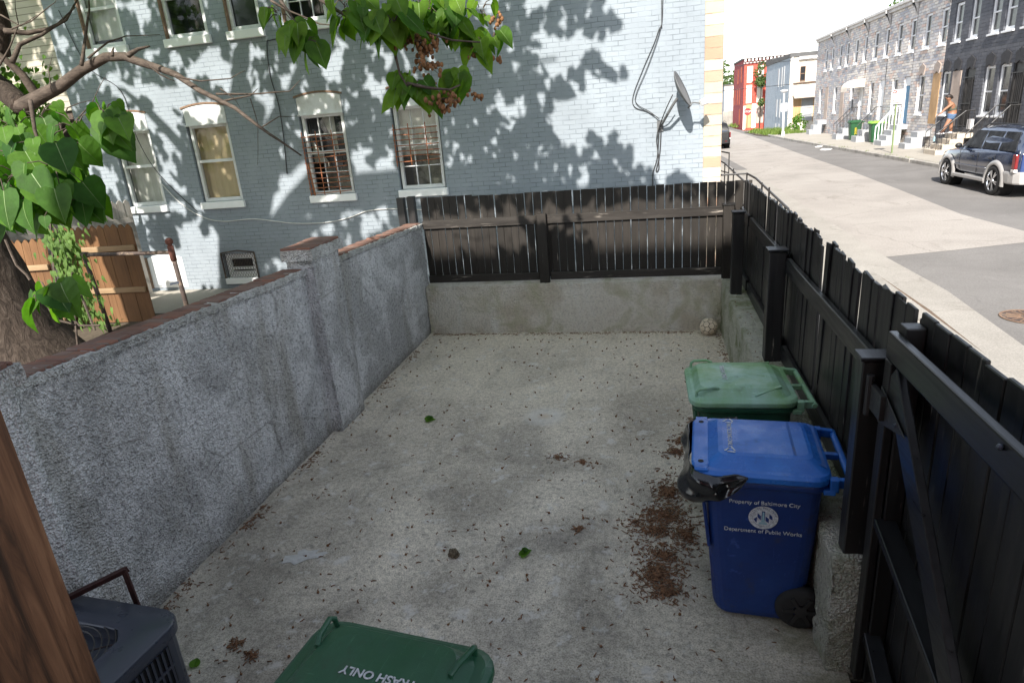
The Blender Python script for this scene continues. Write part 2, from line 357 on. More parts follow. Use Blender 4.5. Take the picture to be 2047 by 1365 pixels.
M['siding'] = t.set(t.mix(t.ramp(fr, [(0.0, 1.0), (0.16, 0.0)]), base_, (0.07,0.06,0.045)), 0.6, 0, 0.3)
M['bin_green'] = plain('dark green bin plastic', (0.012,0.078,0.036), 0.42, 0.12, 6, 0.12, 220, dirt=(0.03,0.085,0.05))
M['bin_green'] = binmat('dark green bin plastic', (0.012,0.075,0.036), (0.022,0.095,0.05), 0.4)
M['bin_green_faded'] = plain('faded green lid plastic', (0.14,0.29,0.13), 0.45, 0.2, 4, 0.12, 200, dirt=(0.27,0.44,0.40))
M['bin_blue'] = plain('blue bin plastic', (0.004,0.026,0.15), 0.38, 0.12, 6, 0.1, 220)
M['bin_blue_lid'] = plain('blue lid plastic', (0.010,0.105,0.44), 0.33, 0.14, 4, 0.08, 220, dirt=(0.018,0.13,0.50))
M['bin_green_faded'] = binmat('sun faded green lid', (0.15,0.30,0.13), (0.26,0.43,0.36), 0.42); M['bin_blue'] = binmat('blue bin plastic', (0.004,0.026,0.15), (0.007,0.04,0.19), 0.36); M['bin_blue_lid'] = binmat('blue lid plastic', (0.010,0.105,0.44), (0.02,0.15,0.52), 0.3)  # bluish green-lid fade and brighter blue lid hold painted sky reflection
M['panel_blue'] = plain('dusty blue lid panel', (0.04,0.12,0.38), 0.65, 0.25, 9, 0.1, 200, dirt=(0.16,0.13,0.12))
M['lid_patch'] = plain('pale blue faded patch', (0.27,0.45,0.53), 0.5, 0.15, 7, dirt=(0.17,0.33,0.25))
M['rubber'] = plain('black rubber', (0.014,0.014,0.014), 0.75, 0.3, 20)
M['bag'] = plain('black bin liner', (0.010,0.011,0.013), 0.18, 0.2, 10, 0.25, 9, spec=0.7)
M['print_white'] = plain('white print', (0.52,0.55,0.58), 0.6, 0.35, 60)
M['ac_metal'] = plain('slate grey enamel', (0.038,0.047,0.068), 0.32, 0.1, 5, spec=0.6)
M['ac_dark'] = plain('dark louvre gap', (0.008,0.009,0.011), 0.8, 0.2, 5)
M['fan_white'] = plain('white fan blade', (0.55,0.58,0.57), 0.5, 0.05, 5)
M['gravelly'] = None
# ground materials
t = NT('yard concrete'); c = t.coord()
n1 = t.noise(c, 0.9, 6, 0.62, 0.6); n2 = t.noise(c, 0.55, 4, 0.6, 1.2); n3 = t.noise(c, 90, 3, 0.7); n4 = t.noise(c, 5.5, 6, 0.7)
col = t.ramp(n1, [(0.36, (0.26,0.238,0.20)), (0.5, (0.455,0.42,0.355)), (0.64, (0.65,0.60,0.505))])
col = t.mix(t.ramp(n2, [(0.54, 0), (0.68, 0.65)]), col, (0.175,0.168,0.155))
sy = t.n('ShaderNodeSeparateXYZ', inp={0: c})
col = t.mix(t.ramp(t.math('ADD', t.math('MULTIPLY', n1, 0.35), t.math('MULTIPLY', sy.outputs[1], 0.1)), [(0.48, 0), (0.98, 0.75)]), col, (0.66,0.585,0.48))  # paler with distance: part concrete tone, part light falloff put into the colour
col = t.mix(1.0, col, t.ramp(n3, [(0.34, 0.5), (0.5, 1.0), (0.70, 1.28)]), 'MULTIPLY')
n5 = t.noise(t.n('ShaderNodeMapping', inp={'Vector': c, 'Scale': (2.6, 0.55, 1), 'Rotation': (0,0,0.06)}).outputs[0], 1.6, 6, 0.68, 0.5)
col = t.mix(t.ramp(n5, [(0.52, 0), (0.70, 0.3)]), col, (0.19,0.18,0.165))
n6 = t.noise(c, 11, 5, 0.75, 0.4)
col = t.mix(t.ramp(n6, [(0.56, 0), (0.63, 0.55)]), col, (0.21,0.20,0.18))
n7 = t.noise(c, 26, 4, 0.7); col = t.mix(1.0, col, t.ramp(n7, [(0.36, 0.74), (0.5, 1.0), (0.64, 1.16)]), 'MULTIPLY')
col = t.mix(t.ramp(n4, [(0.57, 0), (0.64, 0.6)]), col, (0.68,0.66,0.62))
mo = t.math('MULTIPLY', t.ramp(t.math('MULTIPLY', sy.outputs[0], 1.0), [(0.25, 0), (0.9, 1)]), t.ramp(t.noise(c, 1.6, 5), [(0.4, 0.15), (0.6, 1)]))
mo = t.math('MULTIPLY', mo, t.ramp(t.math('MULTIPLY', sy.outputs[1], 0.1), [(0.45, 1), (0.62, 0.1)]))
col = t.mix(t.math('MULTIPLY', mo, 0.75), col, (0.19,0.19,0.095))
dx = t.n('ShaderNodeVectorMath', operation='DISTANCE', inp={0: c, 1: (-1.14, 6.05, 0)}).outputs['Value']
col = t.mix(t.ramp(t.math('ADD', dx, t.math('MULTIPLY', n4, 0.1)), [(0.20, 0.5), (0.31, 0)]), col, (0.66,0.64,0.60))
col = t.mix(t.ramp(dx, [(0.0, 0.5), (0.09, 0)]), col, (0.48,0.33,0.18))
t.bump(t.math('ADD', n3, t.math('MULTIPLY', n4, 0.6)), 0.22, 0.005)
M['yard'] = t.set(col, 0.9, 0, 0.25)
def ground(name, cols, s1, grain, gs=60, crack=None, rough=0.92):
    t = NT(name); c = t.coord(); n1 = t.noise(c, s1, 6, 0.62, 0.4); n3 = t.noise(c, gs, 3, 0.7)
    st = t.noise(t.n('ShaderNodeMapping', inp={'Vector': c, 'Scale': (1.2, 0.35, 1)}).outputs[0], 0.8, 6, 0.7, 0.6)
    col = t.ramp(n1, [(0.25 + 0.5*i/(len(cols)-1), cc) for i, cc in enumerate(cols)])
    if crack: col = t.mix(t.ramp(st, [(0.58, 0), (0.72, 0.6)]), col, crack)
    vc = t.n('ShaderNodeVectorMath', operation='ADD', inp={0: c, 1: t.n('ShaderNodeTexNoise', inp={'Vector': c, 'Scale': 1.5, 'Detail': 4.0}).outputs['Color']}).outputs[0]
    ck = t.n('ShaderNodeTexVoronoi', feature='DISTANCE_TO_EDGE', inp={'Vector': vc, 'Scale': 0.42}).outputs['Distance']
    if crack: col = t.mix(t.math('MULTIPLY', t.ramp(ck, [(0.0, 1), (0.012, 0)]), t.ramp(n1, [(0.42, 0.05), (0.56, 0.4)])), col, tuple(x*.55 for x in crack))
    if crack: col = t.mix(t.ramp(t.noise(c, 0.33, 5, 0.7, 1.0), [(0.6, 0), (0.75, 0.5)]), col, tuple(x*.75 for x in crack))
    col = t.mix(1.0, col, t.ramp(n3, [(0.3, 1-grain), (0.7, 1+grain)]), 'MULTIPLY'); t.bump(n3, 0.4, 0.008)
    return t.set(col, rough, 0, 0.25)
M['road_pale'] = ground('old concrete road', [(0.235,0.218,0.198),(0.30,0.277,0.252),(0.34,0.318,0.29)], 0.5, 0.18, 30, (0.17,0.15,0.13))
M['asphalt'] = ground('grey asphalt', [(0.125,0.119,0.113),(0.168,0.16,0.152),(0.205,0.196,0.187)], 0.5, 0.2, 45, (0.21,0.20,0.19))
M['gutter'] = ground('pale gutter concrete', [(0.25,0.235,0.21),(0.33,0.31,0.28)], 1.2, 0.2, 50, (0.17,0.15,0.125))
M['pavement'] = ground('pavement concrete', [(0.29,0.268,0.235),(0.37,0.345,0.30)], 0.8, 0.12, 40, (0.36,0.32,0.27))
M['dirt'] = ground('dirt and leaf grit', [(0.10,0.07,0.05),(0.17,0.125,0.09)], 3.0, 0.3, 50)
M['soil'] = ground('garden soil', [(0.06,0.048,0.035),(0.11,0.09,0.065)], 2.5, 0.35, 40)
M['earth'] = ground('bare ground', [(0.20,0.19,0.17),(0.26,0.24,0.21)], 0.3, 0.15, 10)
M['kerb'] = plain('granite kerb', (0.33,0.31,0.28), 0.9, 0.25, 3, 0.4, 40, dirt=(0.14,0.13,0.12))
M['step'] = plain('worn marble step', (0.50,0.44,0.36), 0.8, 0.12, 4, 0.2, 40, dirt=(0.36,0.31,0.25))
M['step_grey'] = plain('grey painted step', (0.36,0.37,0.38), 0.8, 0.1, 4, 0.2, 40)
M['grass'] = leafmat('grass blade', (0.09,0.15,0.03), (0.20,0.26,0.07), 0.3)
M['weed'] = leafmat('weed leaf', (0.07,0.13,0.03), (0.12,0.2,0.05), 0.3)
M['roof'] = plain('flat tar roof', (0.09,0.09,0.09), 0.9, 0.2, 2)
M['cornice'] = plain('pale cornice', (0.60,0.58,0.56), 0.7, 0.1, 4, dirt=(0.4,0.37,0.35))
# ------------------------------------------------------------------ setting: ground and road
def sheet(name, pts, z, mat, thick=None, kind='structure'):
    mb = MB()
    if thick: mb.prism(pts, z - thick, z, lambda a, b, d: (a, b, d))
    else: mb.add([(x, y, z) for x, y in pts], [tuple(range(len(pts)))])
    o = mb.build(name, mat); return tag(o, kind=kind)
sheet('ground', [(-900,-900),(900,-900),(900,900),(-900,900)], -0.12, M['earth'])
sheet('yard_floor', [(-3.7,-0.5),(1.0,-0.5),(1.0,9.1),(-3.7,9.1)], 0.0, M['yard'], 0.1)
sheet('neighbour_ground', [(-25,-9),(-3.5,-9),(-3.5,13),(-25,13)], 0.14, M['soil'], 0.24)
sheet('alley_path', [(-3.495,8.95),(1.2,8.95),(1.2,13),(-3.495,13)], 0.14, M['pavement'], 0.24)
sheet('back_path', [(-15,9.75),(-3.9,9.75),(-3.9,11.5),(-15,11.5)], 0.146, M['pavement'])
sheet('road', [(3.3,-40),(10.75,-40),(10.2,17),(9.9,26),(9.4,40),(9.05,51),(9.05,200),(2.9,200),(2.9,60),(3.3,30)], 0.196, M['asphalt'], 0.25)
sheet('cross_street', [(9.04,58.0),(60,58.0),(60,64.2),(9.04,63.6)], 0.199, M['asphalt'], 0.2)
sheet('old_road_surface', [(3.95,12.2),(5.1,12.55),(6.43,13.0),(6.92,14.05),(6.72,16.3),(6.96,20.9),(7.22,27),(7.41,37),(8.1,60),(8.4,90),(8.4,190),(3.3,190),(3.3,60),(3.95,30)], 0.200, M['road_pale'])
sheet('gutter', [(3.42,-30),(3.95,-30),(3.93,7.6),(4.05,9.9),(3.95,12.2),(3.95,30),(3.42,30)], 0.204, M['gutter'])
sheet('gutter_dirt', [(3.30,-30),(3.46,-30),(3.44,7.0),(3.50,9.0),(3.42,12.0),(3.42,30),(3.30,30)], 0.208, M['dirt'])
mb = MB(); mb.box(1.22, 3.08, -30, 60, -0.1, 0.33)
sw = mb.build('sidewalk', M['pavement'], bevel=0.01); tag(sw, kind='structure')
mb = MB()
for y0 in range(-30, 60, 3): mb.box(3.083, 3.30, y0 + 0.006, y0 + 2.994, -0.1, 0.334)
tag(mb.build('kerb', M['gutter'], bevel=0.015), kind='structure')
mb = MB(); mb.prism([(10.95,-40),(30,-40),(30,57.9),(9.25,57.9),(9.25,51),(9.6,40),(10.1,26),(10.4,17)], -0.1, 0.33, lambda a, b, d: (a, b, d))
tag(mb.build('sidewalk', M['pavement']), kind='structure')
mb = MB(); K = [(10.75,-40),(10.2,17),(9.9,26),(9.4,40),(9.05,51),(9.05,57.9)]
for (x0,y0),(x1,y1) in zip(K, K[1:]):
    n = max(1, int((y1-y0)/2.5))
    for i in range(n):
        a, b = i/n, (i+1)/n; j = rnd.uniform(-.012, .012)
        mb.prism([(x0+(x1-x0)*a+j, y0+(y1-y0)*a+.008),(x0+(x1-x0)*a+.185, y0+(y1-y0)*a+.008),(x0+(x1-x0)*b+.185, y0+(y1-y0)*b-.008),(x0+(x1-x0)*b+j, y0+(y1-y0)*b-.008)], -0.1, 0.336 + rnd.uniform(-.01,.01), lambda p, q, d: (p, q, d))
tag(mb.build('kerb', M['kerb'], bevel=0.02), kind='structure')
# ------------------------------------------------------------------ buildings
class Fac:
    def __init__(s, O, U, N): s.O = Vector(O); s.U = Vector(U); s.N = Vector(N)
    def W(s, u, z, d=0.0): return s.O + s.U*u + Vector((0,0,z)) + s.N*d
    def box(s, mb, u0, u1, z0, z1, d0, d1):
        mb.add([s.W(u0,z0,d0),s.W(u1,z0,d0),s.W(u1,z0,d1),s.W(u0,z0,d1),s.W(u0,z1,d0),s.W(u1,z1,d0),s.W(u1,z1,d1),s.W(u0,z1,d1)],
               [(0,3,2,1),(4,5,6,7),(0,1,5,4),(1,2,6,5),(2,3,7,6),(3,0,4,7)])
    def quad(s, mb, u0, u1, z0, z1, d): mb.add([s.W(u0,z0,d),s.W(u1,z0,d),s.W(u1,z1,d),s.W(u0,z1,d)], [(0,1,2,3)])
def wall_mesh(mb, fac, u0, u1, z0, z1, holes, reveal=0.12, depth=8.0, back=True):
    us = sorted({u0, u1, *[h[0] for h in holes], *[h[1] for h in holes]}); zs = sorted({z0, z1, *[h[2] for h in holes], *[h[3] for h in holes]})
    for a, b in zip(us, us[1:]):
        for c, d in zip(zs, zs[1:]):
            mu, mz_ = (a+b)/2, (c+d)/2
            if any(h[0] < mu < h[1] and h[2] < mz_ < h[3] for h in holes): continue
            fac.quad(mb, a, b, c, d, 0)
    for h in holes:
        a, b, c, d = h[:4]; W = fac.W
        mb.add([W(a,c,0),W(a,d,0),W(a,d,-reveal),W(a,c,-reveal)], [(0,1,2,3)]); mb.add([W(b,c,0),W(b,d,0),W(b,d,-reveal),W(b,c,-reveal)], [(3,2,1,0)])
        mb.add([W(a,c,0),W(b,c,0),W(b,c,-reveal),W(a,c,-reveal)], [(3,2,1,0)]); mb.add([W(a,d,0),W(b,d,0),W(b,d,-reveal),W(a,d,-reveal)], [(0,1,2,3)])
    if back:
        W = fac.W; D = -depth
        mb.add([W(u0,z0,0),W(u0,z1,0),W(u0,z1,D),W(u0,z0,D)], [(0,1,2,3)]); mb.add([W(u1,z0,0),W(u1,z1,0),W(u1,z1,D),W(u1,z0,D)], [(3,2,1,0)])
        mb.add([W(u0,z0,D),W(u1,z0,D),W(u1,z1,D),W(u0,z1,D)], [(3,2,1,0)])
def arch_poly(u0, u1, z0, z1, rise, n=8):
    """rectangle with a segmental top"""
    p = [(u0, z0), (u1, z0)]
    for i in range(n+1):
        t_ = i/n; u = u1 + (u0-u1)*t_; p.append((u, z1 + rise*(1-(2*t_-1)**2)))
    return p
def win(fac, par, u0, u1, z0, z1, style, fr=0.055, frm='white_paint', sash=None, grid=None, back='interior', sill=None, dep=-0.075, glass='glass', blind=None):
    """frame with its pane, muntins and sill; returns the window part"""
    mb = MB()
    b = fac.box
    b(mb, u0, u0+fr, z0, z1, dep-.05, dep+.03); b(mb, u1-fr, u1, z0, z1, dep-.05, dep+.03)
    b(mb, u0+fr, u1-fr, z1-fr, z1, dep-.05, dep+.03); b(mb, u0+fr, u1-fr, z0, z0+fr*1.2, dep-.05, dep+.03)
    zm = sash if sash else (z0+z1)/2
    b(mb, u0+fr, u1-fr, zm-.028, zm+.028, dep-.05, dep+.015)
    if grid:
        nu, nz = grid
        for lo, hi in ((z0+fr*1.2, zm-.028), (zm+.028, z1-fr)):
            for i in range(1, nu):
                u = u0+fr+(u1-u0-2*fr)*i/nu; b(mb, u-.009, u+.009, lo, hi, dep-.045, dep-.008)
            for j in range(1, nz):
                z = lo+(hi-lo)*j/nz; b(mb, u0+fr, u1-fr, z-.009, z+.009, dep-.046, dep-.007)
    f = mb.build('window', M[frm], par, bevel=0.004, seg=1)
    g = MB(); fac.quad(g, u0+fr*.6, u1-fr*.6, z0+fr*.6, z1-fr*.6, dep-.025); g.build('pane', M[glass], f)
    if glass == 'glass':
        g = MB(); fac.quad(g, u0, u1, z0, z1, dep-.62); g.build('room_back', M[back], f)
        if blind:
            g = MB(); n = 16
            zb = z0 + (z1-z0)*blind[1]
            for i in range(n):
                a, c = u0+(u1-u0)*i/n, u0+(u1-u0)*(i+1)/n; da, dc = -.13-.012*math.sin(i*1.9), -.13-.012*math.sin((i+1)*1.9)
                g.add([fac.W(a,zb,dep+da),fac.W(c,zb,dep+dc),fac.W(c,z1,dep+dc),fac.W(a,z1,dep+da)], [(0,1,2,3)])
            g.build('blind' if 'blind' in blind[0] else 'curtain', M[blind[0]], f)
    if sill:
        s_ = MB(); b(s_, u0-.03, u1+.03, z0-sill, z0-.002, -.08, .06); s_.build('sill', M['white_clean'], f, bevel=0.006, seg=1)
    return f
# --- the grey painted house across the alley
GF = Fac((0, 11.5, 0), (1, 0, 0), (0, -1, 0))
gh = thing('grey_brick_house', 'two storey house side wall in grey painted brick with white framed windows and a dish', 'house', (0,0,0))
LOW = [(-10.49,-9.62), (-8.78,-7.87), (-6.39,-5.49), (-4.58,-3.69)]
UP = [(-10.50,-9.64), (-8.76,-7.87), (-7.45,-6.78), (-6.34,-5.49)]
holes = [(a,b,1.92,3.62) for a,b in LOW] + [(a,b,4.88,6.5) for a,b in UP] + [(-8.62,-7.88,0.36,0.86)]
mb = MB(); wall_mesh(mb, GF, -11.25, 0.80, -0.1, 7.7, holes, 0.13, 10.0, back=False)
W_ = GF.W
mb.add([W_(-11.25,-.1,0),W_(-11.25,7.7,0),W_(-11.25,7.7,-10),W_(-11.25,-.1,-10)], [(0,1,2,3)])
mb.add([W_(-11.25,-.1,-10),W_(1.06,-.1,-10),W_(1.06,7.7,-10),W_(-11.25,7.7,-10)], [(3,2,1,0)])
mb.build('wall', M['grey_brick'], gh)
mb = MB()                                            # street front and its corner return
mb.box(0.80, 1.085, 11.485, 21.5, -0.1, 7.7); mb.build('stone_front', M['quoin'], gh, bevel=0.01)
mb = MB(); mb.box(-11.3, 1.15, 11.42, 21.55, 7.702, 7.9); mb.build('roof', M['roof'], gh)
ST = [('grey_curtain', .0), ('beige_blind', 0.0), None, ('grey_curtain', .42)]  # last curtain is an added pale backing for its panes' reflection
for i, (a, b) in enumerate(LOW):
    grid = (3, 2) if i >= 2 else None
    f = win(GF, gh, a+.03, b-.03, 1.922, 3.36, 0, 0.055, 'white_paint', 2.69, grid, 'room_pale' if i >= 2 else 'interior', None, -.075, 'glass', ST[i])
    h = MB(); h.prism(arch_poly(a+.01, b-.01, 3.362, 3.66, 0.06), -.11, .004, lambda u, z, d: GF.W(u, z, d)); h.build('header_panel', M['white_paint'], f, bevel=.006, seg=1)
    h = MB(); GF.box(h, a, b, 3.35, 3.375, -.08, .03); h.build('drip_rail', M['white_paint'], f)
    h = MB(); n = 10
    for k in range(n):
        t0, t1 = k/n, (k+1)/n; A = lambda t_: 3.665 + .06*(1-(2*t_-1)**2)
        ua, ub = a-.03+(b-a+.06)*t0, a-.03+(b-a+.06)*t1
        h.add([GF.W(ua,A(t0),-.05),GF.W(ub,A(t1),-.05),GF.W(ub,A(t1)+.032,-.05),GF.W(ua,A(t0)+.032,-.05),GF.W(ua,A(t0),.018),GF.W(ub,A(t1),.018),GF.W(ub,A(t1)+.032,.018),GF.W(ua,A(t0)+.032,.018)],
              [(0,3,2,1),(4,5,6,7),(0,1,5,4),(1,2,6,5),(2,3,7,6),(3,0,4,7)])
    h.build('arch_brick', M['rust_trim'], f)
    h = MB(); GF.box(h, a-.03, b+.03, 1.785, 1.918, -.06, .065); h.build('sill', M['white_clean'], f, bevel=.008, seg=1)
    if i == 2:                                        # tied back charcoal curtain
        h = MB()
        h.add([GF.W(a+.08,3.3,-.2),GF.W(a+.36,3.3,-.2),GF.W(a+.66,2.45,-.2),GF.W(a+.5,2.3,-.2),GF.W(a+.1,2.9,-.2)], [(0,1,2,3,4)])
        h.add([GF.W(b-.3,3.3,-.21),GF.W(b-.08,3.3,-.21),GF.W(b-.12,2.6,-.21),GF.W(b-.3,2.35,-.21)], [(0,1,2,3)])
        h.build('curtain', M['dark_curtain'], f)
        h = MB(); GF.quad(h, a+.05, b-.05, 2.5, 3.35, -.24); h.build('curtain', M['grey_curtain'], f)  # added pale sheet standing in for the reflection in these panes
    if i >= 2:                                        # rusty horizontal bar guard
        h = MB(); z0, z1 = (1.9, 3.02) if i == 2 else (2.36, 3.02); nb = 12 if i == 2 else 7
        for k in range(nb):
            z = z0+.06+(z1-z0-.1)*k/(nb-1); h.tube([GF.W(a+.0, z, .045+.012*math.sin(k*2.3)), GF.W((a+b)/2, z+rnd.uniform(-.012,.012), .06), GF.W(b-.04, z+rnd.uniform(-.02,.02), .045)], .0085, 5)
        for u in (a+.02, a+.3, a+.62): h.bar(GF.W(u, z0-.02, .052), GF.W(u+.01, z1+.05, .052), .016, .010, (0,1,0))
        if i == 2: h.bar(GF.W(a+.1,1.86,.05), GF.W(a+.06,2.5,.05), .03, .012, (0,1,0))
        h.build('security_grille', M['rust'], f)
for i, (a, b) in enumerate(UP):
    f = win(GF, gh, a+.03, b-.03, 4.882, 6.45, 0, 0.06, 'white_paint', 5.55, (3,2) if i == 3 else None, 'interior', None, -.075, 'glass' if i != 2 else 'glass_dark', [('grey_curtain', .1), None, None, None][i])
    h = MB(); GF.box(h, a-.04, b+.04, 4.735, 4.878, -.06, .065); h.build('sill', M['white_clean'], f, bevel=.008, seg=1)
    h = MB(); GF.box(h, a-.006, a+.028, 4.88, 6.5, -.06, .012); h.build('casing_edge', M['rust_trim'], f)
# basement openings
h = MB(); h.prism(arch_poly(-10.43, -9.58, 0.21, 0.84, 0.08), -.05, .008, lambda u, z, d: GF.W(u, z, d)); bv = h.build('blocked_basement_window', M['white_clean'], gh)
h = MB(); h.bar(GF.W(-10.45,.2,.012), GF.W(-10.45,.86,.012), .05, .03, (0,1,0)); h.build('edge_brick', M['rust_trim'], bv)
f = win(GF, gh, -8.60, -7.90, 0.37, 0.85, 0, 0.1, 'white_clean', 0.55, None, 'interior', .12, -.09, 'glass_dark')
h = MB()
for k in range(-7, 20):
    for s in (1, -1):
        p0 = (-8.62 + k*.06, .36) if s == 1 else (-8.62 + k*.06, .88); q = []
        for t_ in (0, 1):
            q.append((p0[0] + .52*.62*t_*1.0, p0[1] + s*.52*t_))
        (ua, za), (ub, zb_) = q
        lo, hi = -8.63, -7.87
        if ub < lo or ua > hi: continue
        def clip(u): return max(lo, min(hi, u))
        fa, fb = clip(ua), clip(ub)
        za2 = za + (zb_-za)*(fa-ua)/(ub-ua); zb2 = za + (zb_-za)*(fb-ua)/(ub-ua)
        if abs(fa-fb) > .02: h.bar(GF.W(fa, za2, .03), GF.W(fb, zb2, .03), .007, .004, (0,1,0))
fr_ = [(-8.63,.34),(-7.87,.34),(-7.87,.89),(-8.25,.935),(-8.63,.89),(-8.63,.34)]
for (a0,b0),(a1,b1) in zip(fr_, fr_[1:]): h.bar(GF.W(a0,b0,.03), GF.W(a1,b1,.03), .022, .02, (0,1,0))
h.build('mesh_guard', M['rust_dark'], f)
# thin painted pipe ledge by the wall foot
# --- cream sided house next along
SFa = Fac((0, 11.62, 0), (1,0,0), (0,-1,0))
sh = thing('cream_sided_house', 'raised house wing in cream horizontal siding left of the grey brick house', 'house')
mb = MB(); wall_mesh(mb, SFa, -16.5, -11.27, 3.86, 7.6, [(-14.9,-13.6,4.75,6.4)], .1, 5, True)
mb.add([W_(-16.5,3.86,-.12),W_(-11.27,3.86,-.12),W_(-11.27,3.86,-5.1),W_(-16.5,3.86,-5.1)], [(0,1,2,3)]); mb.build('wall', M['siding'], sh)
mb = MB(); SFa.box(mb, -16.6, -11.26, 3.70, 3.855, -5, -.06); mb.build('floor_beam', M['rust_dark'], sh)
mb = MB(); SFa.box(mb, -11.33, -11.262, 3.7, 7.6, -.05, .03); mb.build('corner_board', M['rust_dark'], sh)
mb = MB(); SFa.box(mb, -16.4, -11.3, -0.1, 3.69, -5, -2.6); mb.build('recess_wall', M['interior'], sh)
win(SFa, sh, -14.88, -13.62, 4.76, 6.39, 0, .07, 'white_paint', 5.5, None, 'interior', .1, -.06, 'glass_dark')
mb = MB(); SFa.box(mb, -16.7, -11.29, 7.602, 7.75, -5.2, .1); mb.build('roof', M['roof'], sh)
# --- the house the yard belongs to (behind the eye): rear wall, deck, porch post
HOUSE_H = 8.72
HF = Fac((0, -0.55, 0), (1,0,0), (0,1,0))
hh = thing('brick_row_house', 'brick row house whose rear deck overlooks the concrete yard', 'house')
mb = MB(); wall_mesh(mb, HF, -4.27, 1.05, -0.1, HOUSE_H, [(-.9,.5,1.4,3.6),(-3.2,-2.2,4.9,6.5),(-.6,.4,4.9,6.5)], .12, 10); mb.build('wall', M['red_brick'], hh)
mb = MB(); HF.box(mb, -4.46, 1.15, HOUSE_H, HOUSE_H+.12, -10.1, .15); mb.build('roof', M['roof'], hh)
mb = MB(); HF.box(mb, -.88, .48, 1.41, 3.58, -.1, -.05); mb.build('back_door', M['white_paint'], hh)
for u0, u1 in ((-3.2,-2.2),(-.6,.4)): win(HF, hh, u0+.01, u1-.01, 4.91, 6.49, 0, .06, 'white_paint', 5.7, None, 'interior', .1, -.06, 'glass_dark')
pr_ = MB(); HF.box(pr_, -4.2, 1.0, 4.70, 4.85, .002, 2.3); pr_.build('added_porch_roof', M['post_wood'], hh)  # unseen roof, added and deepened past the post to shade the near yard
dk = thing('timber_deck', 'raised timber deck under the back door of the brick row house', 'deck')
mb = MB()
for i in range(10): mb.box(-1.3, .75, -.54+i*.125, -.54+i*.125+.118, 1.27, 1.31)
mb.build('boards', M['post_wood'], dk)
mb = MB()
for x in (-1.22, .67): mb.box(x-.045, x+.045, .55, .64, 0.0, 1.265)
mb.build('support_post', M['post_wood'], dk)
wp = MB(); wp.box(-1.10, -.955, .56, .70, 1.312, 4.7); o = wp.build('porch_post', M['post_wood'], bevel=.006)
tag(o, 'brown timber porch post close to the eye at the lower left', 'post')
# --- formstone row houses
XF = 12.3
SF = Fac((XF, 0, 0), (0, 1, 0), (-1, 0, 0))
def row_house(name, label, y0, y1, mat, ups, lows, zt=6.95, cornice='cornice', arch=None, group=None, roofc='roof', SF=SF):
    t_ = thing(name, label, 'house', (0,0,0), 0, group)
    holes = []
    for y in ups: holes.append((y-.40, y+.40, 4.62, 6.10))
    for kind, y in lows:
        if kind in ('window','board','bars'): holes.append((y-.42, y+.42, 1.75, 3.52))
        else: holes.append((y-.45, y+.45, 1.28, 3.50))
    mb = MB(); wall_mesh(mb, SF, y0+.006, y1-.006, -.1, zt, holes, .17, 9); mb.build('wall', M[mat], t_)
    mb = MB(); SF.box(mb, y0-.02, y1+.02, zt+.002, zt+.12, -9, .1); mb.build('roof', M[roofc], t_)
    mb = MB(); SF.box(mb, y0+.01, y1-.01, zt-.20, zt, .002, .14); SF.box(mb, y0+.01, y1-.01, zt-.05, zt+.10, .14, .24)
    mb.build('cornice', M[cornice], t_, bevel=.02)
    mb = MB()
    mb.prism([(0,zt-.2),(0.001,zt-.75),(.12,zt-.6),(.28,zt+.03),(.28,zt-.18)][::1], y0+.02, y0+.14, lambda d, z, y: SF.W(y, z, d)); mb.build('cornice_bracket', M[cornice], t_)
    for y in ups: win(SF, t_, y-.395, y+.395, 4.625, 6.095, 0, .10, 'white_clean', 5.35, None, 'interior', .07, -.09, 'glass_dark')
    for kind, y in lows:
        if kind == 'window': win(SF, t_, y-.415, y+.415, 1.755, 3.515, 0, .10, 'white_clean', 2.6, None, 'interior', .07, -.09, 'glass_dark')
        elif kind == 'board':
            mb = MB(); SF.box(mb, y-.41, y+.41, 1.36, 3.5, -.10, .02); mb.build('boarded_window', M['ply'], t_)
        elif kind == 'boardp':
            mb = MB(); SF.box(mb, y-.42, y+.42, 1.31, 3.48, -.10, .015); mb.build('boarded_window', M['ply_pale'], t_)
        else:
            dm = {'white': 'white_clean', 'blue': 'blue_door', 'gate': 'interior', 'grey': 'step_grey'}[kind]
            mb = MB(); SF.box(mb, y-.45, y-.37, 1.29, 3.49, -.16, -.03); SF.box(mb, y+.37, y+.45, 1.29, 3.49, -.16, -.03); SF.box(mb, y-.37, y+.37, 3.08, 3.49, -.16, -.06)
            d_ = mb.build('door_frame', M['white_clean' if kind != 'gate' else 'iron'], t_)
            mb = MB(); SF.box(mb, y-.368, y+.368, 1.3, 3.075, -.13, -.09); dd = mb.build('door', M[dm], t_, bevel=.006, seg=1)
            mb = MB(); mb.sphere(SF.W(y-.28, 2.25, -.06), .035); mb.build('handle', M['iron'], dd)
            if kind in ('gate',):
                mb = MB()
                for k in range(8):
                    yy = y-.40+.80*k/7; mb.tube([SF.W(yy,1.3,.05), SF.W(yy,3.2,.05)], .012, 5)
                for z in (1.35, 2.2, 3.18): mb.bar(SF.W(y-.42,z,.05), SF.W(y+.42,z,.05), .03, .03)
                mb.build('security_gate', M['iron'], t_)
    if arch:
        mb = MB()
        for y, zt_ in [(y_, 6.1) for y_ in ups[:0]] + [(y_, 3.53) for _, y_ in lows]:
            mb = MB()
            for k in range(-3, 4):
                a = k*.16; L = .42-.045*abs(k)
                mb.bar(SF.W(y+math.sin(a)*.5*.9, zt_+.04-.03*abs(k), .03), SF.W(y+math.sin(a)*(.5+L)*.85, zt_+.04+L, .02), .10, .05, (1,0,0))
            mb.build('flared_lintel', M[arch], t_)
    return t_
M['blue_door'] = plain('blue painted door', (0.015,0.17,0.33), 0.5, 0.1, 4)
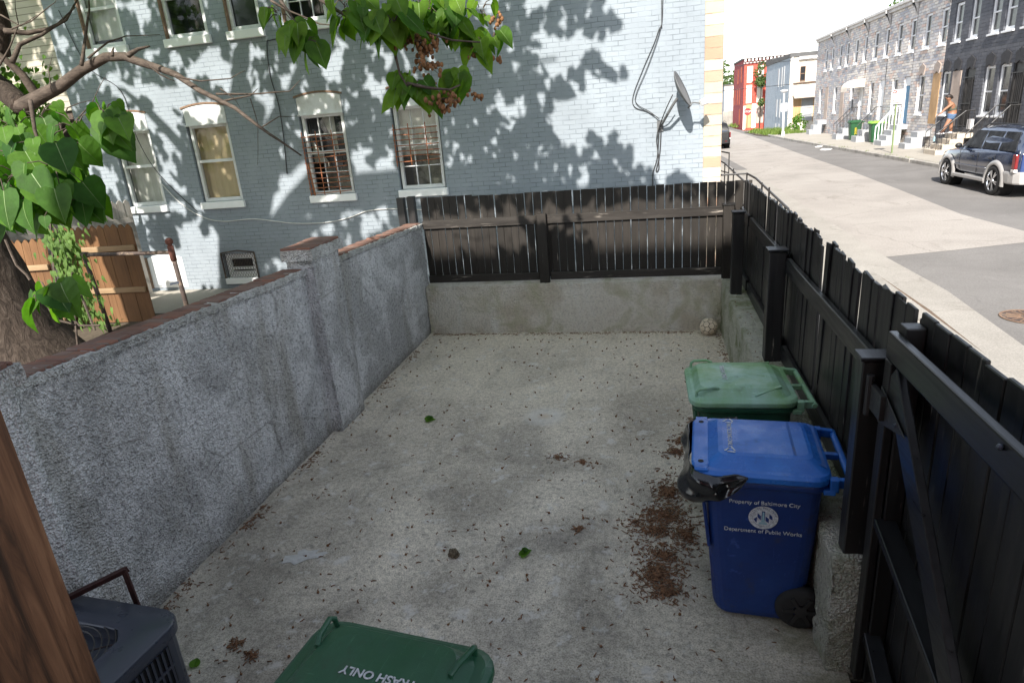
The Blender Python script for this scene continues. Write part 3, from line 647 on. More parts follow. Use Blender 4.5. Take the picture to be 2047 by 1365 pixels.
M['lintel_dark'] = plain('near black lintel stone', (0.03,0.03,0.034), 0.8, 0.2, 8)
M['lintel_tan'] = plain('tan lintel stone', (0.36,0.30,0.26), 0.85, 0.2, 8)
G1 = 'stone faced row houses across the street'
row_house('stone_row_house', 'grey formstone row house beside the dark house, tan boarded opening at its right edge', 33.45, 37.15, 'formstone', [33.95,35.75], [('board',34.0),('window',35.75)], arch='lintel_tan', group=G1)
row_house('stone_row_house', 'grey formstone row house with the bright blue front door', 37.15, 41.0, 'formstone', [37.6,39.4], [('blue',37.55),('window',39.3)], group=G1)
row_house('stone_row_house', 'grey formstone row house with a plain white door just past the blue door', 41.0, 44.8, 'formstone', [41.3,43.2], [('white',41.4),('window',43.2)], group=G1)
aw = row_house('stone_row_house', 'grey formstone row house with a cream awning over its door', 44.8, 48.6, 'formstone', [45.1,47.0], [('white',45.2),('window',47.1)], group=G1)
row_house('stone_row_house', 'weathered formstone row house with grey boarded windows, red edged roof', 48.6, 52.4, 'formstone_tan', [49.0,50.7], [('boardp',49.4),('window',51.2)], group=G1)
row_house('stone_row_house', 'last formstone row house at the street corner with blackened edge', 52.4, 57.4, 'formstone_tan', [52.8,54.6], [('boardp',53.6),('window',55.4)], group=G1)
mb = MB(); n = 8
for i in range(n):
    a0, a1 = math.pi/2*i/n, math.pi/2*(i+1)/n
    p = lambda a: (.95*math.sin(a), 3.25+.5*math.cos(a))
    (d0,z0),(d1,z1) = p(a0), p(a1)
    mb.add([SF.W(44.6,z0,d0),SF.W(46.0,z0,d0),SF.W(46.0,z1,d1),SF.W(44.6,z1,d1),SF.W(44.6,z0-.02,d0),SF.W(46.0,z0-.02,d0),SF.W(46.0,z1-.02,d1),SF.W(44.6,z1-.02,d1)], [(0,1,2,3),(7,6,5,4),(0,3,7,4),(1,5,6,2),(2,6,7,3)])
    for yy in (44.6, 46.0): mb.add([SF.W(yy,3.25,0),SF.W(yy,z0,d0),SF.W(yy,z1,d1)], [(0,1,2)])
mb.add([SF.W(44.6,3.25,.95),SF.W(46,3.25,.95),SF.W(46,3.05,.96),SF.W(44.6,3.05,.96)], [(0,1,2,3)])
mb.build('awning', M['cream_wall'], aw)
G2 = 'dark painted row houses across the street'
row_house('dark_row_house', 'charcoal painted row house with an open barred door and a person on its steps', 29.95, 33.45, 'dark_stone', [31.0,32.5], [('gate',30.75),('boardp',31.95),('window',33.0)], arch='lintel_dark', cornice='lintel_dark', group=G2)
row_house('dark_row_house', 'charcoal painted row house with two tall white windows and a black barred gate', 26.2, 29.95, 'dark_stone', [26.9,28.2,29.3], [('gate',27.0),('window',28.0),('window',29.15)], arch='lintel_dark', cornice='lintel_dark', group=G2)
row_house('dark_row_house', 'charcoal painted row house at the right edge behind the parked SUV', 22.4, 26.2, 'dark_stone', [23.2,25.0], [('gate',23.2),('window',25.0)], arch='lintel_dark', cornice='lintel_dark', group=G2)
for i in range(5):
    y0 = 21.62+i*3.9; row_house('near_side_row_house', 'row house on the near side of the street beyond the grey brick house', y0, y0+3.9, ('formstone','dark_stone')[i % 2], [y0+.9,y0+2.8], [('white',y0+1.0),('window',y0+2.8)], 7.0, group='row houses hidden beyond the grey house', SF=Fac((1.06,0,0),(0,1,0),(1,0,0)))
# --- far buildings
def far_building(name, label, x0, x1, y0, y1, z1, front, side, rooflab='roof'):
    t_ = thing(name, label, 'building')
    mb = MB(); mb.add([(x0,y0,-.1),(x1,y0,-.1),(x1,y0,z1),(x0,y0,z1)], [(0,1,2,3)]); mb.build('front_wall', M[front], t_)
    mb = MB(); mb.add([(x0,y1,-.1),(x0,y0+.002,-.1),(x0,y0+.002,z1),(x0,y1,z1)], [(0,1,2,3)])
    mb.add([(x1,y0,-.1),(x1,y1,-.1),(x1,y1,z1),(x1,y0,z1)], [(0,1,2,3)]); mb.add([(x0,y1,-.1),(x1,y1,-.1),(x1,y1,z1),(x0,y1,z1)], [(3,2,1,0)]); mb.build('side_wall', M[side], t_)
    return t_
cb = far_building('cream_corner_building', 'two storey corner building with cream front and blue grey side wall at the cross street', 11.7, 17.5, 64.5, 77.5, 6.4, 'cream_wall', 'bluegrey_brick')
CF = Fac((0,64.5,0),(1,0,0),(0,-1,0)); CS = Fac((11.7,0,0),(0,1,0),(-1,0,0))
mb = MB()
for i,(a,b,z) in enumerate(((64.4,69.3,6.62),(69.3,73.6,6.70),(73.6,77.6,6.85))):
    mb.box(11.62, 17.6, a, b-.01, 6.3, z)
mb.build('roof', M['roof'], cb)
mb = MB(); CF.box(mb, 12.35, 17.4, 6.0, 6.28, .01, .2); mb.build('cornice', M['cornice'], cb)
mb = MB(); CF.box(mb, 12.0, 17.4, 4.1, 4.22, .01, .12); mb.build('band', M['rust_trim'], cb)
win(CF, cb, 12.5, 12.95, 4.3, 5.5, 0, .05, 'rust_trim', 4.9, None, 'interior', None, .05, 'glass_dark')
mb = MB(); mb.prism([(.02,3.3),(.9,2.95),(.9,2.9),(.02,3.2)], 12.0, 14.6, lambda d,z,u: CF.W(u,z,d)); mb.build('broken_awning', M['ply_pale'], cb)
mb = MB(); CF.box(mb, 12.1, 12.75, .9, 2.85, .01, .05); CF.box(mb, 13.75, 14.4, .9, 2.85, .01, .05); mb.build('boarded_shopfront', M['ply'], cb)
mb = MB(); CF.box(mb, 12.8, 13.7, 1.0, 2.0, .012, .06); CF.box(mb, 12.8, 13.7, 2.05, 3.0, .012, .05); mb.build('shopfront_panel', M['step_grey'], cb)
for y, z0, z1 in ((69.9,4.05,5.65),(68.3,4.0,5.7),(67.2,4.05,5.75),(70.2,1.35,2.95),(68.6,1.3,2.95),(70.3,.4,.75),(68.6,.4,.75)):
    mb = MB(); CS.box(mb, y-.22, y+.22, z0, z1, .005, .06); mb.build('blind_window', M['step_grey'], cb)
mb = MB(); mb.tube([(11.85,64.42,.3),(11.85,64.42,6.3)], .06, 6); mb.build('downpipe', M['cornice'], cb)
pb = far_building('parapet_building', 'low weathered parapet building showing over the cream corner building', 10.8, 16.8, 78.5, 86, 8.35, 'cream_wall', 'cream_wall')
rb = far_building('red_brick_building', 'red brick corner building with boarded windows and bracketed cornice', 9.9, 16.0, 81.0-.0, 90.5, 7.5, 'red_brick', 'shaded_red_brick') if False else None
bpy.data.objects.remove(pb.children[0]); bpy.data.objects.remove(pb.children[0]); bpy.data.objects.remove(pb)
rb = far_building('red_brick_building', 'red brick corner building with boarded windows and bracketed cornice', 9.9, 16.0, 81.0, 91.0, 7.4, 'red_brick', 'shaded_red_brick')
RF = Fac((0,81.0,0),(1,0,0),(0,-1,0)); RS = Fac((9.9,0,0),(0,1,0),(-1,0,0))
mb = MB(); RF.box(mb, 9.7, 16.1, 7.45, 7.62, -.3, .5)
for k in range(16): RF.box(mb, 9.85+k*.38, 10.05+k*.38, 7.15, 7.44, .01, .4)
RF.box(mb, 9.8, 16.05, 6.95, 7.06, .01, .12); mb.build('cornice', M['cornice'], rb)
mb = MB(); mb.box(9.8, 16.1, 81.32, 91.1, 7.42, 7.6); mb.build('roof', M['roof'], rb)
for u0,u1,z0,z1 in ((10.2,10.8,4.95,6.65),(11.35,11.95,4.95,6.65),(12.6,13.2,4.95,6.65),(10.18,10.76,2.8,4.7),(11.3,11.9,2.8,4.7)):
    mb = MB(); RF.box(mb, u0, u1, z0, z1, .01, .06); mb.build('boarded_window', M['cream_wall'], rb)
mb = MB(); RF.box(mb, 9.92, 10.2, .0, 2.55, .01, .05); mb.build('pale_pier', M['cornice'], rb)
mb = MB(); RF.box(mb, 10.22, 10.8, .15, 2.65, .01, .06); mb.build('boarded_door', M['ply'], rb)
mb = MB(); RF.box(mb, 10.84, 11.3, .15, 2.7, .01, .06); mb.build('white_door', M['white_clean'], rb)
mb = MB(); RF.box(mb, 11.36, 12.1, .6, 2.6, .01, .06); mb.build('boarded_window', M['ply_pale'], rb)
for y,z0,z1 in ((83.4,5.1,6.7),(86.5,5.0,6.6),(84.5,2.7,4.5),(86.5,2.7,4.5),(89,2.7,4.4),(84,.5,2.2)):
    mb = MB(); RS.box(mb, y-.25, y+.25, z0, z1, .01, .06); mb.build('blind_window', M['red_wood'], rb)
pl = far_building('pale_low_building', 'pale far building beyond the red brick corner building', 9.3, 14.0, 96, 106, 5.2, 'cream_wall', 'bluegrey_brick')
mb = MB(); mb.box(9.2, 14.1, 95.9, 106.1, 5.203, 5.35); mb.build('roof', M['roof'], pl)
mb = MB(); mb.box(9.0, 11.2, 94.4, 94.5, .1, 2.0); o = mb.build('grey_board_fence', M['grey_wood']); tag(o, 'grey board fence in front of the pale far building', 'fence')
# --- stucco boundary wall on the left with brick cap
lw = thing('stucco_boundary_wall', 'high rough grey stucco boundary wall with red brick cap down the left side', 'wall')
def ztop(y): return 1.80 - (y-2.5)*0.0315
def lump(mb, amp, sc_=9.0):
    for i, p in enumerate(mb.v):
        n_ = Vector((noise.noise(p*sc_), noise.noise(p*sc_+Vector((9,3,1))), noise.noise(p*sc_+Vector((2,7,5)))))
        mb.v[i] = p + n_*amp
def strip_wall(mb, xa, xb, y0, y1, zb, zt, ny, nz):
    """a grid skin on inner face, top and outer face so it can be made lumpy"""
    prof = [(xa, zb + (1)*0.0)]
    for i in range(ny+1):
        y = y0+(y1-y0)*i/ny; T = zt(y) if callable(zt) else zt
        for k in range(nz+1): mb.v.append(Vector((xa, y, zb+(T-zb)*k/nz)))
        for k in range(1, 4): mb.v.append(Vector((xa+(xb-xa)*k/3, y, T)))
        for k in range(1, nz+1): mb.v.append(Vector((xb, y, T+(zb-T)*k/nz)))
    n = nz+1+3+nz
    for i in range(ny):
        for k in range(n-1): mb.f.append([i*n+k, (i+1)*n+k, (i+1)*n+k+1, i*n+k+1]); mb.m.append(0)
    mb.f.append(list(range(n))); mb.m.append(0); mb.f.append([ny*n+k for k in range(n-1,-1,-1)]); mb.m.append(0)
mb = MB(); strip_wall(mb, -3.34, -3.53, 2.45, 9.02, -.1, ztop, 150, 36); lump(mb, .010, 7); lump(mb, .007, 25); mb.build('wall_body', M['stucco_wall'], lw, smooth=True)
mb = MB(); strip_wall(mb, -3.312, -3.45, 2.45, 5.56, 0, lambda y: 0, 1, 1); mb = MB()
for (ya, yb) in ((2.45, 5.60), (6.16, 9.02)):
    n = int((yb-ya)/.04)
    for i in range(n):
        a, b = ya+(yb-ya)*i/n, ya+(yb-ya)*(i+1)/n
        zA, zB = ztop(a), ztop(b)
        mb.add([(-3.44,a,zA-.002),(-3.305,a,zA-.002),(-3.305,a,zA+.05),(-3.44,a,zA+.05),(-3.44,b,zB-.002),(-3.305,b,zB-.002),(-3.305,b,zB+.05),(-3.44,b,zB+.05)], [(1,5,6,2),(2,6,7,3),(0,4,5,1)])
lump(mb, .016, 16); lump(mb, .008, 50); mb.build('mortar_lip', M['lip'], lw, fixn=False)
def capbricks(mb, xa, xb, ya, yb, zf, w_=.105, th=.05):
    y = ya; 
    while y < yb - .02:
        b = min(yb, y+w_-.008); j = rnd.uniform(-.006,.006)
        zA, zB = zf(y)+j, zf(b)+j
        mb.add([(xa+j,y,zA),(xb+j,y,zA),(xb+j,y,zA+th),(xa+j,y,zA+th),(xa+j,b,zB),(xb+j,b,zB),(xb+j,b,zB+th),(xa+j,b,zB+th)], [(0,1,2,3),(7,6,5,4),(1,5,6,2),(2,6,7,3),(3,7,4,0),(0,4,5,1)])
        y += w_
mb = MB()
for ya, yb in ((2.45, 5.59), (6.17, 9.02)): capbricks(mb, -3.56, -3.345, ya, yb, lambda y: ztop(y)+.012)
mb.build('brick_cap', M['cap_brick'], lw, bevel=.008, seg=1)
def pier(y0, y1, x0, x1, z1, capz):
    mb = MB(); strip_wall(mb, x1, x0, y0, y1, -.1, z1, 14, 40); lump(mb, .012, 8); lump(mb, .008, 28); pp = mb.build('pier', M['stucco_wall'], lw, smooth=True)
    mb = MB(); strip_wall(mb, x1+.035, x0-.03, y0-.04, y1+.04, z1-.02, z1+.085, 16, 3); lump(mb, .014, 14); lump(mb, .008, 40); mb.build('pier_cap', M['lip'], pp, fixn=False)
    mb = MB(); capbricks(mb, x0-.03, x1+.01, y0-.03, y1+.03, lambda y: z1+.07, .105, .035); mb.build('cap_brick', M['cap_brick'], pp, bevel=.006, seg=1)
pier(5.60, 6.16, -3.51, -3.235, 1.86, 1.95)
pier(1.95, 2.44, -3.60, -3.2, 1.90, 2.0)
# --- far stucco wall and right ledge
fw = thing('low_stucco_wall', 'low tan stucco wall under the far black fence', 'wall')
mb = MB()
NX, NZ = 110, 22
for i in range(NX+1):
    x = -3.33+(0.9+3.33)*i/NX
    for k in range(NZ+1): mb.v.append(Vector((x, 8.84, -.05+.78*k/NZ)))
    for k in range(1, 6): mb.v.append(Vector((x, 8.84+.06*k, .73)))
n = NZ+6
for i in range(NX):
    for k in range(n-1): mb.f.append([i*n+k, (i+1)*n+k, (i+1)*n+k+1, i*n+k+1]); mb.m.append(0)
for p in mb.v:
    if p.z > .70 and p.y < 8.86: p.y -= .012
lump(mb, .012, 7); lump(mb, .009, 24); mb.build('wall_face', M['stucco_far'], fw, smooth=True, fixn=False)
mb = MB(); mb.box(-3.33, 1.3, 8.90, 9.13, -.1, .715); mb.build('wall_core', M['stucco_far'], fw)
rl = thing('stucco_ledge', 'mossy stucco ledge wall under the right hand black fence', 'wall')
mb = MB(); strip_wall(mb, .885, 1.215, 2.98, 8.9, -.05, .722, 120, 20); lump(mb, .013, 8); lump(mb, .010, 24); mb.build('wall_body', M['stucco_ledge'], rl, smooth=True)
# --- fences
ff = thing('black_fence', 'black picket board fence along the far low wall, worn rail sunlit', 'fence')
mb = MB(); x = -3.30
while x < 1.20:
    wd = rnd.choice((.098,.104,.107)); g_ = rnd.choice((.003,.008,.010,.013,.004)); zt_ = 2.0 + rnd.uniform(-.005,.005) + (.015 if x < -2.6 else 0)
    lean = rnd.uniform(-.006,.006); y = 8.985 + rnd.uniform(-.004,.004)
    mb.add([(x,y,.80),(x+wd,y,.80),(x+wd,y+.018,.80),(x,y+.018,.80),(x+lean,y,zt_),(x+wd+lean,y,zt_),(x+wd+lean,y+.018,zt_),(x+lean,y+.018,zt_)], [(0,3,2,1),(4,5,6,7),(0,1,5,4),(1,2,6,5),(2,3,7,6),(3,0,4,7)])
    x += wd + g_
mb.build('board_panel', M['black_far'], ff, bevel=.003, seg=1)
M['bracket_red'] = plain('dark maroon iron', (0.045,0.016,0.014), 0.6, 0.4, 30)
for x0, x1 in ((-3.30,-1.615),(-1.46,.905)):
    mb = MB(); mb.box(x0, x1, 8.945, 8.98, 1.565, 1.685); mb.build('rail', M['black_railx'], ff, bevel=.005, seg=1)
    mb = MB(); mb.box(x0, x1, 8.945, 8.98, .762, .870); mb.build('rail', M['black_railx'], ff, bevel=.005, seg=1)
for x, zt_, y in ((-1.537,1.71,8.90),(.955,1.70,8.90)):
    mb = MB(); mb.box(x-.07, x+.07, y-.02, y+.07, .70, zt_); mb.build('post', M['black_far'], ff, bevel=.006, seg=1)
mb = MB(); mb.box(.875, 1.035, 8.868, 8.99, 1.702, 1.722); mb.build('post_cap', M['black_wood'], ff)
for x in (-3.62, -3.46):
    mb = MB(); mb.box(x-.055, x+.055, 8.99, 9.08, .13, 2.04 if x > -3.5 else 2.03); mb.build('post', M['black_wood'], ff, bevel=.006, seg=1)
sf = thing('black_fence', 'black board fence with jagged leaning picket tops along the street', 'fence')
mb = MB(); y = 8.98
while y > 2.98:
    wd = rnd.choice((.092,.097,.102)); zt_ = 2.01 + rnd.uniform(-.012,.012) + (-.035 if rnd.random() < .10 else 0)
    lean = rnd.uniform(-.01,.01); 
    if 3.3 < y < 5.2 and rnd.random() < .45: lean = rnd.uniform(-.05,.05); zt_ += rnd.uniform(-.04,.02)
    out = rnd.uniform(-.004,.006) + (rnd.uniform(0,.03) if rnd.random() < .25 else 0); xx = 1.145 + rnd.uniform(-.003,.003)
    y0 = y-wd
    mb.add([(xx,y0,.45),(xx+.02,y0,.45),(xx+.02,y,.45),(xx,y,.45),(xx+out,y0+lean,zt_),(xx+.02+out,y0+lean,zt_-.006),(xx+.02+out,y+lean,zt_+rnd.uniform(-.015,.012)),(xx+out,y+lean,zt_+rnd.uniform(-.01,.012))], [(0,3,2,1),(4,5,6,7),(0,1,5,4),(1,2,6,5),(2,3,7,6),(3,0,4,7)])
    y -= wd + rnd.choice((.001,.002,.004,.002,.007))
mb.build('board_panel', M['black_wood'], sf, bevel=.003, seg=1)
for ya, yb in ((2.96, 5.78), (5.92, 8.06), (8.18, 8.95)):
    mb = MB(); mb.box(1.10, 1.142, ya, yb, 1.535, 1.665); mb.build('rail', M['black_raily'], sf, bevel=.006, seg=1)
    mb = MB(); mb.box(1.10, 1.142, ya, yb, .735, .875); mb.build('rail', M['black_raily'], sf, bevel=.006, seg=1)
for x0, x1, y0, y1, z0, z1 in ((.915,1.045,8.06,8.18,.70,1.715),(.965,1.105,5.78,5.92,.70,1.72),(.935,1.06,3.03,3.13,.0,1.78)):
    mb = MB(); mb.box(x0, x1, y0, y1, z0, z1); p_ = mb.build('post', M['black_wood'], sf, bevel=.006, seg=1)
    mb = MB(); mb.box(x0-.012, x1+.012, y0-.012, y1+.012, z1+.001, z1+.022); mb.build('post_cap', M['black_raily'], p_, bevel=.004, seg=1)
# --- gate
gt = thing('black_gate', 'black board gate with diagonal braces in the right foreground', 'gate', (1.0, 2.96, 0))
GY0, GY1 = 0.0, -1.35       # local y from hinge towards the eye
mb = MB(); y = -.005
while y > GY1:
    wd = .138; zt_ = 2.03+rnd.uniform(-.008,.008); j = rnd.uniform(-.003,.003)
    mb.box(.125+j, .145+j, y-wd, y, .06, zt_); y -= wd + .006
mb.build('board_panel', M['black_wood'], gt, bevel=.004, seg=1)
mb = MB(); mb.box(0.0, .04, GY1, -.003, 1.83, 1.955); mb.build('rail', M['black_raily'], gt, bevel=.008)
mb = MB(); mb.box(.085, .123, GY1, -.003, .12, .24); mb.build('rail', M['black_raily'], gt, bevel=.008)
mb = MB(); mb.box(.042, .12, -.095, -.004, .06, 1.99); mb.build('stile', M['black_wood'], gt, bevel=.006)
mb = MB(); mb.box(.0, .038, -.085, -.003, .06, 1.826); mb.build('stile', M['black_wood'], gt, bevel=.006)
mb = MB(); mb.bar((.022,-.085,1.78), (.022,-1.25,.60), .135, .036, (1,0,0)); mb.build('diagonal_brace', M['black_raily'], gt, bevel=.006)
mb = MB(); mb.bar((.052,-.06,1.03), (.052,-1.25,.75), .095, .042, (0,0,1)); mb.build('middle_brace', M['black_raily'], gt, bevel=.006)
mb = MB(); mb.bar((.06,-.05,.36), (.06,-.5,.14), .08, .05, (0,0,1)); mb.build('bottom_brace', M['black_raily'], gt, bevel=.006)
mb = MB(); mb.tube([(-.03,.055,1.52),(-.03,.055,1.72)], .018, 10); mb.box(-.03,-.006,-.10,.06,1.56,1.68)
mb.prism([(-.02,1.70),(-.02,1.52),(-.34,1.60)], -.008, -.002, lambda a,b,d: (d,a,b)); mb.build('strap_hinge', M['iron'], gt, bevel=.003)
for z, yv in ((1.66,-.06),(1.58,-.06),(1.61,-.24),(1.93,-1.02)):
    mb = MB(); mb.sphere((-.008, yv, z), .011, 8, 5); mb.build('bolt', M['ac_metal'], gt)
# ------------------------------------------------------------------ wheeled bins
def rrect(x0, x1, y0, y1, r, z, n=5):
    p = []
    for cx_, cy_, a0 in ((x1-r,y1-r,0),(x0+r,y1-r,90),(x0+r,y0+r,180),(x1-r,y0+r,270)):
        for i in range(n+1):
            a = R_(a0+90*i/n); p.append(Vector((cx_+r*math.cos(a), cy_+r*math.sin(a), z)))
    return p
def make_bin(name, label, loc, rz, body, lid, group, patch=None, faded=False, style='green', detail=True):
    """front edge at x=0, hinge and handle at +x, width along y"""
    t_ = thing(name, label, 'wheeled bin', loc, rz, group)
    mb = MB()
    rings = [rrect(.13,.60,-.245,.245,.09,.02), rrect(.115,.63,-.255,.255,.10,.06), rrect(.075,.66,-.285,.285,.09,.55), rrect(.055,.67,-.30,.30,.085,.88), rrect(.045,.675,-.305,.305,.085,.94)]
    mb.loft(rings)
    rings = [rrect(.03,.69,-.318,.318,.09,.935), rrect(.012,.70,-.335,.335,.09,.955), rrect(.012,.70,-.335,.335,.09,.985), rrect(.02,.69,-.328,.328,.09,.99)]
    mb.loft(rings)
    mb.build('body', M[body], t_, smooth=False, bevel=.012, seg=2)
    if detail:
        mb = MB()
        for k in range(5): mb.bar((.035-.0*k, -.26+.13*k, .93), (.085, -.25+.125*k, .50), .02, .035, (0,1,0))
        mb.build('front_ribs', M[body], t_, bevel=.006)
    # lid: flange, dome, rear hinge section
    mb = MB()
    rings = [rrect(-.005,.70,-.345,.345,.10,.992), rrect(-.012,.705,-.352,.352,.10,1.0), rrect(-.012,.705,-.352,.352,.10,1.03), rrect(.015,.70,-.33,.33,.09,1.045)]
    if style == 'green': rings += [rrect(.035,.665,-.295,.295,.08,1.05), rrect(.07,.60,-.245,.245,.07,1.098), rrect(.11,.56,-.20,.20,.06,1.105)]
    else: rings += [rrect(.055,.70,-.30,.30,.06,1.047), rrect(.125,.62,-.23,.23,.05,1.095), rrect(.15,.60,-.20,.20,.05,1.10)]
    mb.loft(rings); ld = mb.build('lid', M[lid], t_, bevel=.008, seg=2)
    mb = MB()                                                   # hinge frame with two openings
    mb.box(.69,.735,-.325,-.275,.955,1.03); mb.box(.69,.735,.275,.325,.955,1.03); mb.box(.69,.78,-.018,.018,.985,1.02)
    mb.bar((.70,-.30,1.005),(.80,-.29,1.0),.035,.05); mb.bar((.70,.30,1.005),(.80,.29,1.0),.035,.05)
    mb.tube([(.80,-.32,1.0),(.80,.32,1.0)], .019, 10)
    mb.box(.66,.72,-.33,.33,.94,.97); mb.build('rear_handle', M[lid], t_, bevel=.005)
    if style == 'green':
        for s in (-1, 1):                                       # the two lift handles on the lid's front corners
            mb = MB(); mb.tube([(.035,s*.27,1.03),(.04,s*.275,1.085),(.06,s*.28,1.10),(.15,s*.262,1.11),(.185,s*.25,1.10),(.19,s*.245,1.07)], [.0105]*6, 8)
            mb.build('lid_handle', M[lid], ld)
            mb = MB(); mb.bar((.42,s*.285,1.055),(.60,s*.225,1.10),.02,.018); mb.build('lid_rib', M[lid], ld, bevel=.004)
    else:
        mb = MB(); mb.loft([rrect(-.02,.10,-.335,.335,.09,1.032), rrect(-.022,.085,-.335,.335,.09,1.048), rrect(-.012,.075,-.32,.32,.08,1.056)]); mb.build('front_lip', M[lid], ld, bevel=.006)
        mb = MB(); mb.add([(.52,-.20,1.1035),(.68,-.255,1.066),(.68,.255,1.066),(.52,.20,1.1035)], [(0,1,2,3)]); mb.add([(.52,-.20,1.09),(.68,-.255,1.05),(.68,.255,1.05),(.52,.20,1.09)], [(0,1,2,3)]); mb.build('dusty_panel', M['panel_blue'], ld)
        for k, (xx, yy) in enumerate(((.03,-.25),(.03,.25))):
            mb = MB(); mb.lathe([(.0001,1.058),(.016,1.058),(.016,1.05)], 10, 'z', (xx,yy,0)); mb.build('rivet', M['rubber'], ld)
    # wheels
    for s in (-1, 1):
        mb = MB(); pr = [(.045,.0),(.10,.005),(.128,.012),(.138,.025),(.138,.06),(.128,.075),(.10,.082),(.045,.085)]
        mb.lathe([(r, s*(.215+h)) for r, h in pr], 28, 'y', (.60,0,.138)); wh = mb.build('wheel', M['rubber'], t_, smooth=True)
        mb = MB()
        for k in range(6): a = k*math.pi/3; mb.bar((.60+.03*math.cos(a), s*.302, .138+.03*math.sin(a)), (.60+.1*math.cos(a), s*.302, .138+.1*math.sin(a)), .02, .012, (0,1,0))
        mb.lathe([(.0001,s*.31),(.035,s*.308),(.035,s*.29)], 14, 'y', (.60,0,.138)); mb.build('hub', M['iron'], wh)
    if patch:
        mb = MB(); mb.add([(.17,-.185,1.1075),(.55,-.19,1.1075),(.55,.16,1.1075),(.19,.175,1.1075)], [(0,1,2,3)]); mb.build('faded_patch', M[patch], ld)
    return t_, ld
GB = 'household wheeled bins in the yard'
gb, gl = make_bin('wheeled_bin', 'faded green wheeled bin standing behind the blue bin by the fence', (.235, 4.53, 0), R_(1), 'bin_green', 'bin_green_faded', GB)
text_part('TRASH ONLY', .045, M['print_white'], gl, Matrix.Translation((.245, .02, 1.1085)) @ Matrix.Rotation(R_(-90), 4, 'Z'), 'printed_words')
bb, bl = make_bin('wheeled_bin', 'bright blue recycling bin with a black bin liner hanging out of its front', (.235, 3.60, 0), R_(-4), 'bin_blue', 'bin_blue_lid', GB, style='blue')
text_part('RECYCLING ONLY', .036, M['print_white'], bl, Matrix.Translation((.19, 0, 1.102)) @ Matrix.Rotation(R_(-90), 4, 'Z'), 'printed_words')
for s in (-1, 1):                                                # three arrow triangles at both ends of the words
    mb = MB()
    for k in range(3):
        a0, a1 = R_(90+120*k+15), R_(90+120*(k+1)-25); r = .026
        p0 = Vector((.19+r*math.cos(a0), s*.185+r*math.sin(a0), 1.1025)); p1 = Vector((.19+r*math.cos(a1), s*.185+r*math.sin(a1), 1.1025))
        mb.bar(p0, p1, .007, .0015); d = (p1-p0).normalized(); q = Vector((-d.y, d.x, 0))
        mb.add([p1+q*.009, p1-q*.009, p1+d*.013], [(0,1,2)])
    mb.build('recycling_mark', M['print_white'], bl)
# prints on the side that faces the eye (local -y side): text runs along +x
SIDE = lambda x, z: Matrix.Translation((x, -.3035 + (.94-z)*.047 - .0042, z)) @ Matrix.Rotation(R_(90+2.7), 4, 'X')
pr = text_part('Property of Baltimore City', .034, M['print_white'], bb, SIDE(.37, .845), 'printed_words')
text_part('Department of Public Works', .035, M['print_white'], bb, SIDE(.37, .655), 'printed_words')
SM = SIDE(.37, .75)
def flat(mb, pts, off=0.0): mb.add([SM @ Vector((a, b, off)) for a, b in pts], [tuple(range(len(pts)))])
mb = MB(); R1, R2 = .078, .052
flat(mb, [(R1*math.cos(2*math.pi*k/32), R1*.98*math.sin(2*math.pi*k/32)) for k in range(32)], .0005)
seal = mb.build('city_seal', M['print_white'], bb)
mb = MB()                                                        # dark heraldic fields of the seal
for poly in ([(-.05,-.012),(-.033,.004),(-.033,-.036),(-.043,-.026)], [(-.031,.03),(-.012,.01),(-.012,-.02),(-.031,.004)],
             [(.031,.03),(.047,.012),(.05,-.012),(.031,.0)], [(.012,.012),(.03,-.004),(.03,-.034),(.012,-.018)], [(-.009,.044),(.009,.044),(.009,-.03),(-.009,-.03)]):
    flat(mb, poly, .0012)
for k in range(40):
    a0, a1 = 2*math.pi*k/40, 2*math.pi*(k+.55)/40
    flat(mb, [(.056*math.cos(a0), .056*math.sin(a0)), (.058*math.cos(a0), .058*math.sin(a0)), (.058*math.cos(a1), .058*math.sin(a1)), (.056*math.cos(a1), .056*math.sin(a1))], .0012)
mb.build('seal_field', M['bin_blue'], seal)
mb = MB()
flat(mb, [(-.004,.038),(.004,.038),(.006,-.01),(.013,-.03),(-.013,-.03),(-.006,-.01)], .0018); flat(mb, [(-.02,-.032),(.02,-.032),(.024,-.044),(-.024,-.044)], .0018)
mb.build('seal_monument', M['lid_patch'], seal)
def arc_text(body, rad, a0, a1, size):
    for i, ch in enumerate(body):
        if ch == ' ': continue
        a = a0 + (a1-a0)*i/(len(body)-1)
        text_part(ch, size, M['bin_blue'], seal, SM @ Matrix.Translation((rad*math.cos(a), rad*math.sin(a), .0015)) @ Matrix.Rotation(a-math.pi/2, 4, 'Z'), 'seal_letter', .0004)
arc_text('CITY OF BALTIMORE', .066, R_(165), R_(15), .014)
